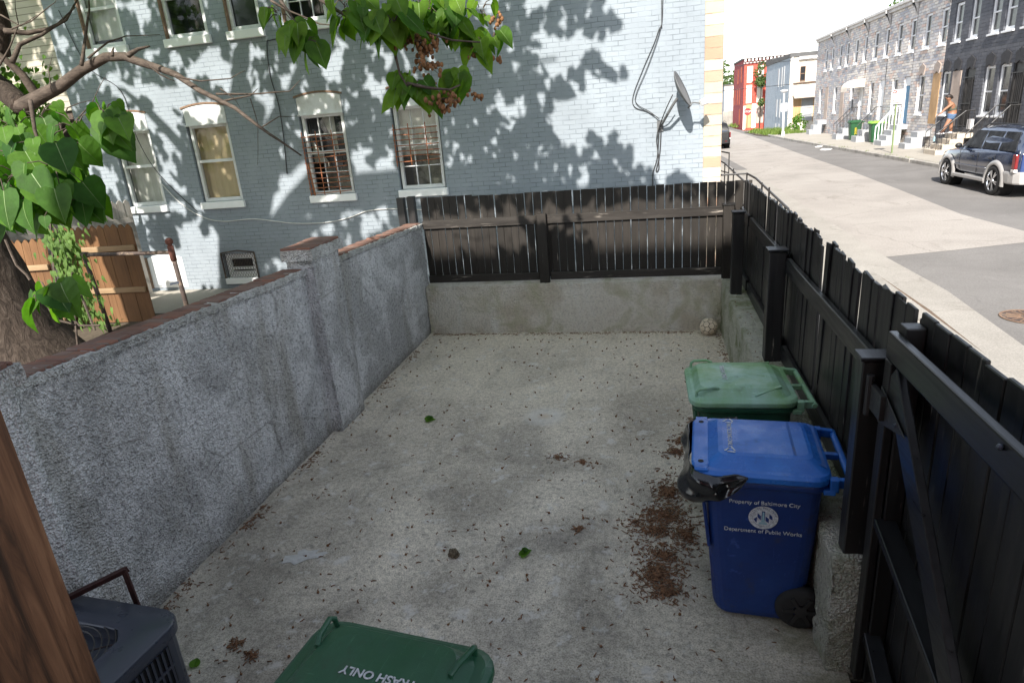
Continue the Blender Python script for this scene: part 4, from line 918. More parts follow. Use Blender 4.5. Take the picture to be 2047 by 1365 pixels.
# bin liner hanging from the blue bin's front
lin = MB(); NU, NV = 110, 30
for i in range(NU+1):
    s = -1 + 2*i/NU
    # path round the front edge: from near side x=.16 round to far side x=.10
    L = .80*s - .02
    if abs(L) < .27: px_, py_ = -.03, L
    else:
        a = min(1.0, (abs(L)-.27)/.14); an = a*math.pi/2
        px_ = .07 - .10*math.cos(an) + max(0, abs(L)-.41)*.5; py_ = math.copysign(.27+.085*math.sin(an), L)
    env = max(0.05, 1 - abs(s)**3.0)
    for j in range(NV+1):
        v_ = j/NV; drop = .21*env
        ang = v_*math.pi
        bulge = .035*math.sin(ang)**.8*env + .018*noise.noise(Vector((L*5, v_*3, 1.3)))*2 + .010*math.sin(L*26+v_*3)*env
        nx, ny = (-1, 0) if abs(L) < .27 else (-math.cos(min(1,(abs(L)-.27)/.14)*math.pi/2), math.copysign(math.sin(min(1,(abs(L)-.27)/.14)*math.pi/2), L))
        z = 1.035 - drop*v_ + .02*noise.noise(Vector((L*5, 3.1, v_*3)))
        lin.v.append(Vector((px_+nx*(bulge+.006), py_+ny*(bulge+.006), z)))
for i in range(NU):
    for j in range(NV): k = i*(NV+1)+j; lin.f.append([k, k+NV+1, k+NV+2, k+1]); lin.m.append(0)
o = lin.build('bin_liner', M['bag'], fixn=False, loc=(.235,3.60,0)); o.rotation_euler = (0,0,R_(-4)); md = o.modifiers.new('t','SOLIDIFY'); md.thickness = .004
for p in o.data.polygons: p.use_smooth = True
tag(o, 'crumpled black plastic liner hanging out of the blue bin', 'bin liner')
tb, tl = make_bin('wheeled_bin', 'dark green wheeled bin cut off by the bottom edge with white words on its lid', (-.955, 1.865, 0), R_(-97), 'bin_green', 'bin_green', GB)
tb.scale = (1.04, 1.10, 1.045)
text_part('TRASH ONLY', .045, M['print_white'], tl, Matrix.Translation((.262, .03, 1.1072)) @ Matrix.Rotation(R_(-90), 4, 'Z'), 'printed_words', bold=.001)
# ------------------------------------------------------------------ air conditioner
ac = thing('air_conditioner', 'slate blue outdoor air conditioner with round fan grille at the lower left', 'air conditioner', (-2.84, 1.86, 0), R_(-4))
AH = .70
mb = MB(); mb.loft([rrect(-.41,.41,-.41,.41,.10,.03), rrect(-.41,.41,-.41,.41,.10,AH-.06)]); mb.build('cabinet', M['ac_metal'], ac, bevel=.004, seg=1)
mb = MB(); n = 48; rings = []
outer = rrect(-.43,.43,-.43,.43,.12,0,11)
def ring(f, z): return [Vector((p.x*f, p.y*f, z)) for p in outer]
def circ(r, z):
    return [Vector((p.x/p.length*r, p.y/p.length*r, z)) if False else Vector((r*math.cos(math.atan2(p.y,p.x)), r*math.sin(math.atan2(p.y,p.x)), z)) for p in outer]
mb.loft([ring(1,AH-.07), ring(1.005,AH-.02), ring(.985,AH), circ(.36,AH+.012), circ(.315,AH+.014), circ(.30,AH), circ(.295,AH-.10)], False, False)
mb.build('top_cover', M['ac_metal'], ac, smooth=True, fixn=False)
mb = MB(); mb.lathe([(.0001,AH-.30),(.295,AH-.30),(.295,AH-.09)], 32); mb.build('fan_well', M['ac_dark'], ac)
mb = MB()
for k in range(3):
    a = k*2.094+.5; p = []
    for r, da, z in ((.06,-.7,.02),(.27,-.62,.03),(.28,.42,-.03),(.06,.6,-.02)): p.append((r*math.cos(a+da), r*math.sin(a+da), AH-.085+z))
    mb.add(p, [(0,1,2,3)])
mb.lathe([(.0001,AH-.11),(.07,AH-.11),(.07,AH-.2)], 20); mb.build('fan', M['fan_white'], ac)
mb = MB()
for r in [.05+.031*i for i in range(9)]:
    mb.tube([(r*math.cos(a), r*math.sin(a), AH+.004+.006*(1-r/.3)) for a in [2*math.pi*k/36 for k in range(37)]], .0038, 4, False)
for k in range(4):
    a = k*math.pi/2+.6; mb.tube([(.04*math.cos(a),.04*math.sin(a),AH+.006),(.31*math.cos(a),.31*math.sin(a),AH+.002)], .005, 5)
mb.build('fan_grille', M['iron'], ac)
for side in range(4):
    T = Matrix.Rotation(side*math.pi/2, 4, 'Z')
    for lo, hi in ((.10,.34),(.37,.60)):
        for u0, u1 in ((-.30,-.02),(.02,.30)):
            mb = MB(); mb.T = T
            mb.box(.4105,.412,u0,u1,lo,hi); gpan = mb.build('louvre_panel', M['ac_dark'], ac)
            mb = MB(); mb.T = T; k = 0
            u = u0
            while u < u1: mb.box(.411,.420,u,u+.013,lo,hi); u += .032
            mb.box(.411,.421,u0,u1,(lo+hi)/2-.008,(lo+hi)/2+.008); mb.build('louvres', M['ac_metal'], gpan)
ri = MB(); ri.bar((-3.18,2.18,.71),(-2.86,2.42,.80),.035,.008,(0,0,1)); ri.bar((-3.17,2.19,.70),(-2.85,2.43,.79),.008,.035,(0,0,1)); ri.bar((-2.865,2.415,.80),(-2.80,2.40,.02),.035,.012,(0,1,0)); ri.bar((-3.18,2.3,.71),(-3.2,2.32,.02),.03,.015,(0,1,0))
o = ri.build('iron_bracket', M['bracket_red'], bevel=.002); tag(o, 'rusty angle iron frame leaning behind the air conditioner', 'iron frame')
# ------------------------------------------------------------------ football in the far corner
bpy.ops.mesh.primitive_ico_sphere_add(subdivisions=2, radius=1.0)
tmp = bpy.context.object; bm = bmesh.new(); bm.from_mesh(tmp.data); bpy.data.objects.remove(tmp)
phi = (1+5**.5)/2
ico = [Vector(p).normalized() for p in [(-1,phi,0),(1,phi,0),(-1,-phi,0),(1,-phi,0),(0,-1,phi),(0,1,phi),(0,-1,-phi),(0,1,-phi),(phi,0,-1),(phi,0,1),(-phi,0,-1),(-phi,0,1)]]
bm.free()
fcs = []
for i in range(12):
    for j in range(i+1,12):
        for k in range(j+1,12):
            if all(abs((ico[a]-ico[b]).length-1.0515) < .02 for a,b in ((i,j),(j,k),(i,k))): fcs.append((ico[i]+ico[j]+ico[k]).normalized())
cents = ico + fcs
mb = MB(); rb_ = .111
for ci, c_ in enumerate(cents):
    e = c_.cross(Vector((.3,.5,.8))).normalized(); f_ = c_.cross(e); nn = 24; R0 = .43 if ci >= 12 else .36
    pts = []
    for k in range(nn):
        d = (e*math.cos(2*math.pi*k/nn) + f_*math.sin(2*math.pi*k/nn)); lo, hi = 0, .6
        for _ in range(14):
            m_ = (lo+hi)/2; p = (c_*math.cos(m_)+d*math.sin(m_))
            if all((p-c_).length <= (p-o_).length*(1.0 if (ci < 12) == (oi < 12) else (0.89 if ci < 12 else 1.12)) for oi, o_ in enumerate(cents) if oi != ci): lo = m_
            else: hi = m_
        pts.append((d, lo-.03))
    vs = [c_*(rb_+.0035)]
    for fr in (.5, .9, 1.0):
        for d, a in pts: vs.append((c_*math.cos(a*fr)+d*math.sin(a*fr))*(rb_+(.0033 if fr < 1 else 0)))
    fs = [(0,1+k,1+(k+1)%nn) for k in range(nn)]
    for r in range(2): fs += [(1+r*nn+k,1+(r+1)*nn+k,1+(r+1)*nn+(k+1)%nn,1+r*nn+(k+1)%nn) for k in range(nn)]
    mb.add(vs, fs)
M['ball'] = plain('worn cream ball panel', (0.66,0.56,0.44), 0.8, 0.25, 9, dirt=(0.45,0.34,0.24))
ball = thing('football', 'worn cream football lying in the far right corner of the yard', 'ball', (.71, 8.66, .114), R_(20))
mb.build('panels', M['ball'], ball)
mb = MB(); mb.sphere((0,0,0), rb_, 24, 14); mb.build('seams', M['rubber'], ball, smooth=True)
# ------------------------------------------------------------------ fallen pods, husk piles, leaves
def husk(mb, x, y, z, s, kind):
    a = rnd.uniform(0, 6.283)
    if kind == 0: mb.sphere((x,y,z+s*.5), s*.55, 6, 4, (1,1,.85))
    else:
        L = s*rnd.uniform(1.6,2.8); b = a+rnd.uniform(-.7,.7); h = rnd.uniform(.2,.5)*s
        p0 = (x,y,z+s*.3); p1 = (x+L*.5*math.cos(a), y+L*.5*math.sin(a), z+s*.3+h*.4); p2 = (x+L*.5*math.cos(a)+L*.5*math.cos(b), y+L*.5*math.sin(a)+L*.5*math.sin(b), z+s*.25)
        mb.tube([p0,p1,p2], [s*.18,s*.26,s*.30], 5)
def shaded_area(): pass
mb = MB()
def pile(cx_, cy_, rx, ry, n, lay=.02):
    for _ in range(n):
        r = min(1.9, abs(rnd.gauss(0,.55))); a = rnd.uniform(0,6.283)
        husk(mb, cx_+rx*r*math.cos(a)*(1+.25*noise.noise(Vector((a*2,cx_,cy_)))), cy_+ry*r*math.sin(a), rnd.uniform(0,lay)*max(0,1-r), rnd.uniform(.006,.016), 1)
for pxl in ((1365,880,.13,.13,110),(1350,905,.16,.10,70),(1340,985,.20,.22,200),(1330,1030,.26,.16,190),(1310,1060,.30,.12,140),(1370,1070,.14,.2,110),(1330,1110,.24,.10,120),(1315,1150,.22,.17,210),(1330,1185,.19,.09,90),(1165,925,.09,.05,22),(1115,915,.14,.05,20),(1160,1058,.07,.05,16),(1270,1045,.10,.05,18),
            (470,1290,.07,.05,20),(505,1310,.07,.05,22),(350,1160,.10,.05,16),(375,1140,.1,.04,18),(1385,845,.1,.15,40)):
    d = RM @ Vector(((pxl[0]-1023.5)/F_PX, (pxl[1]-682.5)/F_PX, 1)); t_ = -EYE.z/d.z; pile(EYE.x+d.x*t_, d.y*t_, pxl[2]*.9, max(pxl[3], .6*pxl[2])*1.15, int(pxl[4]*2.8))
for k in range(190):
    x, y = rnd.uniform(-3.2,.75), 1.9+2.6*rnd.random()**1.2
    if -1.45 < x < -.5 and y < 2.0: continue
    if noise.noise(Vector((x*2.2, y*2.2, 3))) > -.12: husk(mb, x, y, 0, rnd.uniform(.008,.016), 1)
for k in range(1500):                                              # drifts along the wall feet
    s = rnd.random()
    if s < .35: husk(mb, -3.31+abs(rnd.gauss(0,.055)), 2.6+6.1*(lambda u: u + .06*math.sin(u*40))(rnd.random()**1.3), 0, rnd.uniform(.008,.014), 1)
    elif s < .7: husk(mb, -3.3+4.15*rnd.random(), 8.81-abs(rnd.gauss(0,.05)), 0, rnd.uniform(.008,.014), 1)
    elif s < .9: husk(mb, .87-abs(rnd.gauss(0,.05)), 5.0+3.7*rnd.random(), 0, rnd.uniform(.008,.014), 1)
    else: husk(mb, -3.0+3.8*rnd.random(), 2.2+rnd.random()*3.0, 0, rnd.uniform(.010,.015), 1)
for k in range(60): husk(mb, .9+.16*rnd.random(), 3.2+5.5*rnd.random(), .735, rnd.uniform(.008,.013), 1)
o = mb.build('husk_litter', M['pod_dry'], smooth=True, fixn=False); tag(o, 'drifts and heaps of dry brown flower husks on the concrete', 'litter', kind='stuff')
pm = []
for k in range(4):
    mb = MB(); mb.sphere((0,0,.006), .0072, 7, 5, (1,.9,.9)); mb.tube([(.006,0,.010),(.017,.004*k-.006,.014+.004*(k%2))], [.003,.0008], 4)
    pm.append(mb.build('seed_pod', M['pod'] if k % 2 else M['pod_dry'], smooth=True, loc=(0,0,0)))
cnt = 0
while cnt < 300:
    x, y = rnd.uniform(-3.2,.8), 2.0+6.6*rnd.random()**.9
    if x > .15 and y < 4.9: continue
    if x < -2.3 and y < 2.4: continue
    if -1.45 < x < -.5 and y < 2.05: continue
    o = pm[cnt] if cnt < 4 else pm[cnt % 4].copy()
    if cnt >= 4: COL.objects.link(o)
    o.location = (x, y, 0); o.rotation_euler = (0,0,rnd.uniform(0,6.28)); s = rnd.uniform(.8,1.6); o.scale = (s,s,s)
    tag(o, 'tiny brown seed pod fallen on the yard concrete', 'seed pod', 'fallen seed pods on the concrete'); cnt += 1
cl = MB()
for k in range(60):
    v_ = Vector((rnd.gauss(0,1),rnd.gauss(0,1),rnd.gauss(0,1))).normalized()*.035*rnd.random()**.4; cl.sphere(v_+Vector((0,0,.03)), .012, 5, 4)
o = cl.build('leaf_clump', plain('grey brown debris', (0.13,0.105,0.07), .9, .4, 40), loc=(-1.44,3.71,0)); tag(o, 'fist sized brown clump of plant debris alone on the concrete', 'debris')
# pale dried paint splash
mb = MB(); P = [(0,.0),(.05,.02),(.12,-.01),(.2,.06),(.27,.08),(.33,.14),(.29,.15),(.22,.12),(.25,.17),(.17,.15),(.1,.16),(.04,.12),(.06,.09),(-.02,.08)]
mb.add([(a*.9-2.71+.03*noise.noise(Vector((a*9,b*9,0))), b*1.1+3.50+.02*noise.noise(Vector((a*9,b*9,4))), .0035) for a,b in P], [tuple(range(len(P)))])
o = mb.build('paint_splash', plain('dried pale paint', (0.50,0.50,0.48), .9, .15, 30)); tag(o, 'pale dried paint splash on the concrete floor', 'paint splash')
# ------------------------------------------------------------------ leaves
HEART = [(-.02,.0),(-.10,.17),(-.06,.36),(.12,.49),(.36,.46),(.60,.32),(.82,.13),(1.0,0)]
def leaf(mb, base, tip, nrm, L, fold=.25, curl=.18, wide=1.0, lo=False):
    """heart leaf: base point, tip direction, facing normal"""
    t_ = Vector(tip).normalized(); n_ = Vector(nrm); n_ = (n_ - t_*n_.dot(t_))
    if n_.length < 1e-3: n_ = t_.cross(Vector((1,0,0)))
    n_.normalize(); s_ = t_.cross(n_)
    us = (0,.36,1.0) if lo else (0,.12,.30,.52,.74,.9,1.0)
    out = [(-.06,.30),(.30,.47),(1.0,0)] if lo else [(-.09,.20),(-.03,.40),(.16,.49),(.42,.45),(.66,.29),(.86,.11),(1.0,0)]
    def pt(u, v): return base + t_*(u*L) + s_*(v*L*wide) + n_*(fold*abs(v)*L - curl*u*u*L)
    vs = []; k = len(us)
    for u in us: vs.append(pt(u, 0))
    for u, v in out[:-1]: vs.append(pt(u, v))
    for u, v in out[:-1]: vs.append(pt(u, -v))
    fs = []; m_ = k-1
    if not lo:
        mb.mi = 1; q = [pt(u, 0) for u in us]
        for i in range(k-1):
            wa, wb = .011*L*(1-us[i]*.8), .011*L*(1-us[i+1]*.8); up = n_*.0012*(1 if True else 0)
            mb.add([q[i]-s_*wa+up, q[i+1]-s_*wb+up, q[i+1]+s_*wb+up, q[i]+s_*wa+up], [(0,1,2,3)])
        mb.mi = 0
    for sgn in (0, 1):
        o_ = k + sgn*m_
        for i in range(m_-1): fs.append((i, i+1, o_+i+1, o_+i) if sgn == 0 else (o_+i, o_+i+1, i+1, i))
        fs.append((m_-1, m_, o_+m_-1) if sgn == 0 else (o_+m_-1, m_, m_-1))
    mb.add(vs, fs)
def cluster(mb, tw, c_, n, spread, L, hang=.9, face=None, petiole=True):
    n = int(n*1.15); L = L*.84
    for i in range(n):
        a = rnd.uniform(0, 6.283); r = spread*math.sqrt(rnd.random())
        b = c_ + Vector((r*math.cos(a), r*math.sin(a)*.8, rnd.uniform(-.6,.6)*spread))
        tip = Vector((math.cos(a)*.55, math.sin(a)*.55, -hang)) + Vector((rnd.uniform(-.3,.3), rnd.uniform(-.3,.3), 0))
        nr = Vector((rnd.uniform(-.5,.5), -.75+rnd.uniform(-.35,.35), .75)) + Vector((math.cos(a)*.5, math.sin(a)*.5, 0))
        leaf(mb, b, tip, nr, L*rnd.choice((.45,.7,.85,1.0,1.1,1.2,1.3)), rnd.uniform(-.05,.4), rnd.uniform(-.05,.45), rnd.uniform(.75,1.1))
        if petiole and tw is not None: tw.tube([c_+(b-c_)*.25, (c_+b)/2+Vector((0,0,.02)), b], [.005,.004,.003], 4, False)
for lab, x, y, L, a in (('curled green leaf fallen in the middle of the yard', -2.40, 5.87, .11, .4), ('thin green leaf sprig fallen on the concrete', -.95, 3.75, .11, .9), ('small round green leaf fallen near the air conditioner', -2.72, 2.53, .08, 2.0)):
    mb = MB()
    for k in range(3 if 'round' not in lab else 1): leaf(mb, Vector((x+.02*k,y+.015*k,.012+.01*k)), Vector((math.cos(a+k*.7),math.sin(a+k*.7),.15)), Vector((.3,-.2,1)), L*(1-.2*k), .3, .25, .55 if 'thin' in lab else .8)
    o = mb.build('fallen_leaf', M['leaf_dark'], fixn=False); tag(o, lab, 'leaf')
# ------------------------------------------------------------------ the big tree left of the wall
tr = thing('paulownia_tree', 'large broad leaved tree left of the wall whose boughs overhang the yard', 'tree', (0,0,0))
def wob(pts, amp, sub=4):
    P = [Vector(p) for p in pts]; out = []
    for i in range(len(P)-1):
        for k in range(sub):
            p = P[i].lerp(P[i+1], k/sub); out.append(p + Vector((noise.noise(p*2.1), noise.noise(p*2.1+Vector((5,1,2))), noise.noise(p*2.1+Vector((1,9,4)))))*amp)
    out.append(P[-1]); return out
def lerp_r(rs, sub=4):
    o = []
    for a, b in zip(rs, rs[1:]): o += [a+(b-a)*k/sub for k in range(sub)]
    return o + [rs[-1]]
TX, TY = -8.50, 6.75
trunk = MB(); TP = [(TX+.35,TY-.05,.05),(TX+.22,TY,.35),(TX+.02,TY,.8),(TX-.22,TY,1.5),(TX-.42,TY+.02,2.3),(TX-.55,TY,3.2),(TX-.5,TY-.1,4.2),(TX-.2,TY-.4,6.0),(TX+.6,TY-.7,8.0)]
P = wob(TP, .05, 5); TR = lerp_r([.80,.62,.53,.49,.47,.46,.42,.36,.22], 5)
n = 22; vs = []
for i, p in enumerate(P):
    for k in range(n):
        a = 2*math.pi*k/n; r = TR[i]*(1+.10*noise.noise(Vector((math.cos(a)*2.2, math.sin(a)*2.2, p.z*1.2)))+.05*noise.noise(Vector((math.cos(a)*6, math.sin(a)*6, p.z*1.5))))
        if p.z < .8: r += .22*max(0, noise.noise(Vector((math.cos(a)*1.6, math.sin(a)*1.6, 7))))*(.8-p.z)*2
        vs.append(p+Vector((r*math.cos(a), r*math.sin(a), 0)))
trunk.add(vs, [(i*n+k, i*n+(k+1)%n, (i+1)*n+(k+1)%n, (i+1)*n+k) for i in range(len(P)-1) for k in range(n)])
trunk.build('trunk', M['bark'], tr, smooth=True)
def branch(pts, rads, mat='twig', sub=4, amp=.03, n=7):
    mb = MB(); mb.tube(wob(pts, amp, sub), lerp_r(rads, sub), n); return mb.build('branch', M[mat], tr, smooth=True)
# the arching bough in front of the grey wall
LB = [cv(-30,150,7.6), cv(44,213,7.0), cv(75,196,6.9), cv(120,172,6.8), cv(165,140,6.7), cv(210,116,6.6), cv(250,113,6.5), cv(300,132,6.4), cv(350,150,6.3), cv(400,180,6.2), cv(470,215,6.1), cv(540,270,6.0), cv(602,311,5.9)]
branch(LB, [.11,.085,.074,.062,.053,.047,.043,.037,.031,.025,.019,.013,.007], sub=3, amp=.02, n=9)
branch([cv(75,192,6.9), cv(45,150,6.8), cv(5,115,6.7), cv(-60,70,6.6)], [.05,.04,.03,.025], amp=.015)
branch([Vector((TX-.45,TY,3.6)), cv(-60,110,7.4), LB[0], cv(44,213,7.0)], [.2,.17,.14,.11], mat='bark')
branch([cv(-10,0,6.6), cv(5,55,6.7), cv(0,110,6.8)], [.07,.085,.10], mat='bark')
for pts, r0 in (([(10,62),(60,68),(100,60),(132,42),(155,0)], .03), ([(24,125),(40,90),(85,72),(110,55),(150,15)], .028), ([(162,130),(170,80),(180,20),(178,-10)], .02), ([(175,118),(215,85),(250,72),(320,70)], .012),
               ([(225,112),(228,95)], .018), ([(255,112),(275,100),(300,93)], .028), ([(285,122),(320,150),(350,163)], .012), ([(350,150),(400,160),(460,158),(490,142)], .010), ([(430,188),(520,188),(580,183),(600,160)], .011),
               ([(440,205),(500,192),(515,178)], .012), ([(520,258),(560,232),(600,232)], .007), ([(0,130),(20,95),(40,50),(30,0)], .012), ([(20,60),(60,45),(100,10),(112,0)], .008), ([(0,30),(40,55),(75,30)], .008),
               ([(540,0),(570,20),(640,50),(700,54)], .013), ([(100,170),(97,140),(105,110)], .006), ([(115,205),(120,235),(125,270),(135,300)], .018), ([(125,270),(150,245),(185,205),(210,155)], .010),
               ([(120,250),(135,215),(160,205),(185,200)], .008), ([(500,200),(515,250),(515,330)], .005), ([(440,180),(470,200),(480,215)],.006)):
    d0 = rnd.uniform(5.6,6.6); P = [cv(a,b,d0+.06*i) for i,(a,b) in enumerate(pts)]
    branch(P, [r0*(1-.75*i/(len(P)-1)) for i in range(len(P))], sub=3, amp=.02, n=5)
# boughs above the frame that carry the canopy
for end, r0 in (((-5.5,6.0,7.6),.2), ((-3.0,5.2,7.2),.18), ((-.9,4.9,7.0),.15), ((-7.0,8.5,8.5),.2), ((-9.5,5.5,8.0),.2), ((-5.0,8.0,8.4),.16), ((-10.5,8.0,7.0),.16), ((-2.2,6.2,8.2),.14)):
    s = Vector((TX-.35,TY-.25,4.6)); e = Vector(end); m1 = s.lerp(e,.35)+Vector((0,0,1.0)); m2 = s.lerp(e,.7)+Vector((0,0,.6))
    branch([s,m1,m2,e], [r0,r0*.75,r0*.5,r0*.2], mat='bark', sub=5, amp=.12)
# visible leaf sprays
lv = MB(); tw = MB()
def spray(px, py, d, n, spread, L, **k): cluster(lv, tw, cv(px,py,d), n, spread, L, **k)
for px, py, d, n, s, L in ((560,25,5.4,7,.14,.20),(590,55,5.4,9,.14,.21),(612,85,5.4,7,.10,.22),(700,20,5.3,9,.18,.22),(740,40,5.3,9,.18,.24),(770,15,5.3,9,.2,.23),(785,45,5.2,7,.13,.26),(850,15,5.5,10,.2,.21),(880,35,5.5,9,.17,.20),(905,20,5.5,9,.17,.2),
                       (920,60,5.5,7,.12,.21),(945,70,5.6,6,.11,.21),(955,95,5.6,6,.08,.19),(985,75,5.6,4,.08,.18),(690,0,5.4,6,.2,.2),(830,-5,5.5,9,.25,.2),(960,20,5.6,6,.15,.18),
                       (810,160,5.5,8,.11,.19),(828,170,5.5,8,.12,.19),(845,185,5.5,6,.1,.2),(915,152,5.6,6,.10,.22),(925,160,5.6,3,.06,.2),(795,180,5.5,2,.05,.2)):
    spray(px, py, d, n, s, L)
lv.build('foliage', [M['leaf'], M['vein']], tr, fixn=False)
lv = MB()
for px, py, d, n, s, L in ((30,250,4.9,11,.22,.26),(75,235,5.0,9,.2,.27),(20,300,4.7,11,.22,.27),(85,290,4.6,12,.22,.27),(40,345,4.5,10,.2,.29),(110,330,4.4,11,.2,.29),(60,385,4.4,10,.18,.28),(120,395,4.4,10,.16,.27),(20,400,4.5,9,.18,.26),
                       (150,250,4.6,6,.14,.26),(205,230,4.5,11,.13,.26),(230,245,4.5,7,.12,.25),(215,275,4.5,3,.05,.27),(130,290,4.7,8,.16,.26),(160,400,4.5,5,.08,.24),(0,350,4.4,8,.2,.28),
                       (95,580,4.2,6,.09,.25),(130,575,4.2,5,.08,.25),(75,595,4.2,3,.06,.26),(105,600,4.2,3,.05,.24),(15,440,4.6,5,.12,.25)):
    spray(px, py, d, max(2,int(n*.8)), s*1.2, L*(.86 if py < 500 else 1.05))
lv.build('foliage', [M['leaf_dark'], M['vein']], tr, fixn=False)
for pts in ([(640,0),(690,30),(760,40),(840,60),(905,80),(960,85)], [(780,60),(790,110),(800,150),(815,175)], [(815,170),(860,178),(900,180),(920,170)], [(560,0),(575,20),(600,60)], [(95,575),(90,600),(110,640),(150,650)], [(60,200),(70,260),(90,330),(120,400)]):
    d0 = 5.4 if pts[0][0] > 400 else 4.6; P = [cv(a,b,d0) for a,b in pts]; t1 = MB(); t1.tube(wob(P,.015,3), lerp_r([.016*(1-.6*i/(len(P)-1)) for i in range(len(P))],3), 5); t1.build('twig', M['twig'], tr, smooth=True)
tw.build('leaf_stalks', M['twig'], tr, smooth=True)
pods = MB(); ptw = MB()
for px, py, d, n, s in ((835,85,5.45,46,.15),(855,95,5.45,40,.12),(850,130,5.45,34,.13),(880,205,5.5,30,.12),(905,205,5.5,26,.13),(950,190,5.55,14,.09),(950,110,5.6,12,.06),(992,120,5.6,8,.05),(990,40,5.6,16,.1)):
    c0 = cv(px,py,d); pods = MB(); ptw = MB()
    for k in range(n):
        v_ = Vector((rnd.gauss(0,.5),rnd.gauss(0,.4),rnd.gauss(0,.35)))*s; q = c0+v_; r = rnd.uniform(.012,.019)
        pods.sphere(q, r, 7, 5, (1,1,1.35)); 
        if k % 2: ptw.tube([q, c0+v_*.3+Vector((0,0,.02))], [.0025,.003], 4, False)
    pc = pods.build('seed_pod_cluster', M['pod'], tr, smooth=True); ptw.build('stalks', M['twig'], pc)
# canopy above the frame: its leaves stand where they shade the grey wall
LIT = []
def E(ox, oy, sc_, lst):
    for a, b, rx, ry in lst: LIT.append((ox+a/sc_, oy+b/sc_, rx*1.12/sc_+2, ry*1.12/sc_+2))
E(512,0,3.412,[(520,460,70,110),(600,300,35,30),(200,580,40,70),(270,500,25,60),(30,380,30,60),(40,750,50,120),(80,720,40,80),(840,610,70,50),(790,560,30,40),(900,430,30,70),(660,960,35,25),(700,1080,60,50),(880,1110,50,50),(750,1190,110,60),(200,1140,70,90),(280,1190,90,80),(60,1250,60,60),(930,1200,30,40),(720,905,14,14),(760,910,18,18),(1690,730,40,35),(1720,870,20,40),(1260,880,20,20),(1240,415,15,35),(100,880,60,90),(30,1000,50,80),(1560,30,50,30),(1640,10,25,40),(1300,300,20,25)])
E(0,0,3.412,[(980,80,60,70),(430,310,40,60),(420,440,25,40),(1040,380,30,40),(1200,420,40,50),(880,640,120,60),(1000,620,100,60),(1340,500,40,60),(1440,380,60,60),(1500,520,90,100),(1240,620,70,70),(1120,720,60,80),(1050,830,60,70),(1180,850,50,60),(580,980,40,80),(620,1150,40,60),(740,1240,60,90),(1180,960,50,90),(1700,400,40,50),(1700,950,40,80),(1650,1060,60,50),(1720,1180,40,60),(1150,1180,40,80),(1230,1300,30,40),(740,560,50,50),(1380,760,120,60),(860,780,120,40),(180,420,60,60),(330,610,60,50),(80,560,80,60),(640,520,25,40),(860,30,60,30)])
E(0,380,3.592,[(790,200,50,40),(870,200,40,60),(1000,200,60,50),(1250,140,50,40),(1350,330,70,100),(1450,220,30,30),(1480,420,70,80),(1570,350,80,60),(1560,500,50,80),(1660,330,25,40),(1770,340,10,40),(1200,560,150,110),(1420,600,150,110),(1300,480,110,60),(1180,760,120,40),(1350,760,120,50),(1700,600,120,60)])
E(512,340,3.25,[(60,100,40,50),(100,250,100,110),(250,80,70,50),(380,370,60,60),(310,340,50,60),(500,220,40,30),(740,40,60,40),(700,300,40,30),(850,300,50,40),(590,310,25,40),(490,390,25,25),(750,380,60,40),(40,560,30,80),(100,610,50,60),(160,590,20,20)])
E(1024,0,3.413,[(110,40,50,60),(190,20,40,25),(540,140,20,30),(230,270,35,40),(170,370,35,40),(270,400,60,70),(350,330,70,70),(430,300,60,70),(330,480,50,45),(470,250,45,40),(560,330,40,40),(460,420,50,60),(520,520,45,45),(600,600,90,50),(620,300,40,40),(660,350,40,60),(640,450,30,20),(370,580,35,30),(240,600,18,25),(540,680,120,80),(420,740,110,60),(330,780,70,70),(320,880,70,70),(430,870,90,80),(560,830,110,90),(650,830,90,60),(680,700,80,110),(340,960,30,40),(470,980,40,40),(730,860,60,60),(740,1010,18,80),(740,1165,15,25),(510,1245,25,15),(60,160,12,25),(165,905,14,20),(75,680,20,40),(1030,1190,50,50),(640,960,20,25)])
def wall_lit(px, py):
    for a, b, rx, ry in LIT:
        if ((px-a)/rx)**2 + ((py-b)/ry)**2 < 1: return True
    j = 9*noise.noise(Vector((px*.03, py*.03, 2)))
    if px > 880:
        edge = [( -400,1150),(0,1208),(30,1228),(75,1232),(90,1212),(115,1205),(130,1200),(150,1240),(165,1205),(200,1180),(255,1180),(262,1215),(285,1250),(330,1255),(345,1320),(365,1375),(420,1380)]
        for (ya,xa),(yb,xb) in zip(edge, edge[1:]):
            if ya <= py < yb: return px > xa+(xb-xa)*(py-ya)/(yb-ya)+j
        return py < -400 and px > 1120
    return False
cn = MB(); L0 = -SUN
for iz in range(64):
    for ix in range(118):
        x = -15.7 + ix*.145 + rnd.uniform(-.05,.05); z = -.2 + iz*.14 + rnd.uniform(-.05,.05)
        p = Vector((x, 11.5, z)); q = to_px(p)
        if q is None or wall_lit(*q): continue
        if q[1] < -10 and rnd.random() < .3: continue
        if x < -11.3 and noise.noise(Vector((x*1.1, z*.9, 4))) < -.02: continue
        for tt in range(9):
            t_ = 3.6 + tt*.9 + rnd.uniform(0,1.0); c_ = p + L0*t_; qq = to_px(c_)
            if qq is None or qq[1] < -70 or qq[0] < -90: break
        else: continue
        if c_.y < 1.0: continue
        tip = Vector((rnd.uniform(-1,1), rnd.uniform(-.3,.6), rnd.uniform(-1,-.2)))
        LL = rnd.uniform(.22,.30); tip.normalize()
        leaf(cn, c_ - tip*LL*.45, tip, L0+Vector((rnd.uniform(-.5,.5),rnd.uniform(-.5,.5),rnd.uniform(-.4,.4))), LL, .1, .1, 1.0, True)
cn.build('canopy', M['leaf'], tr, fixn=False)
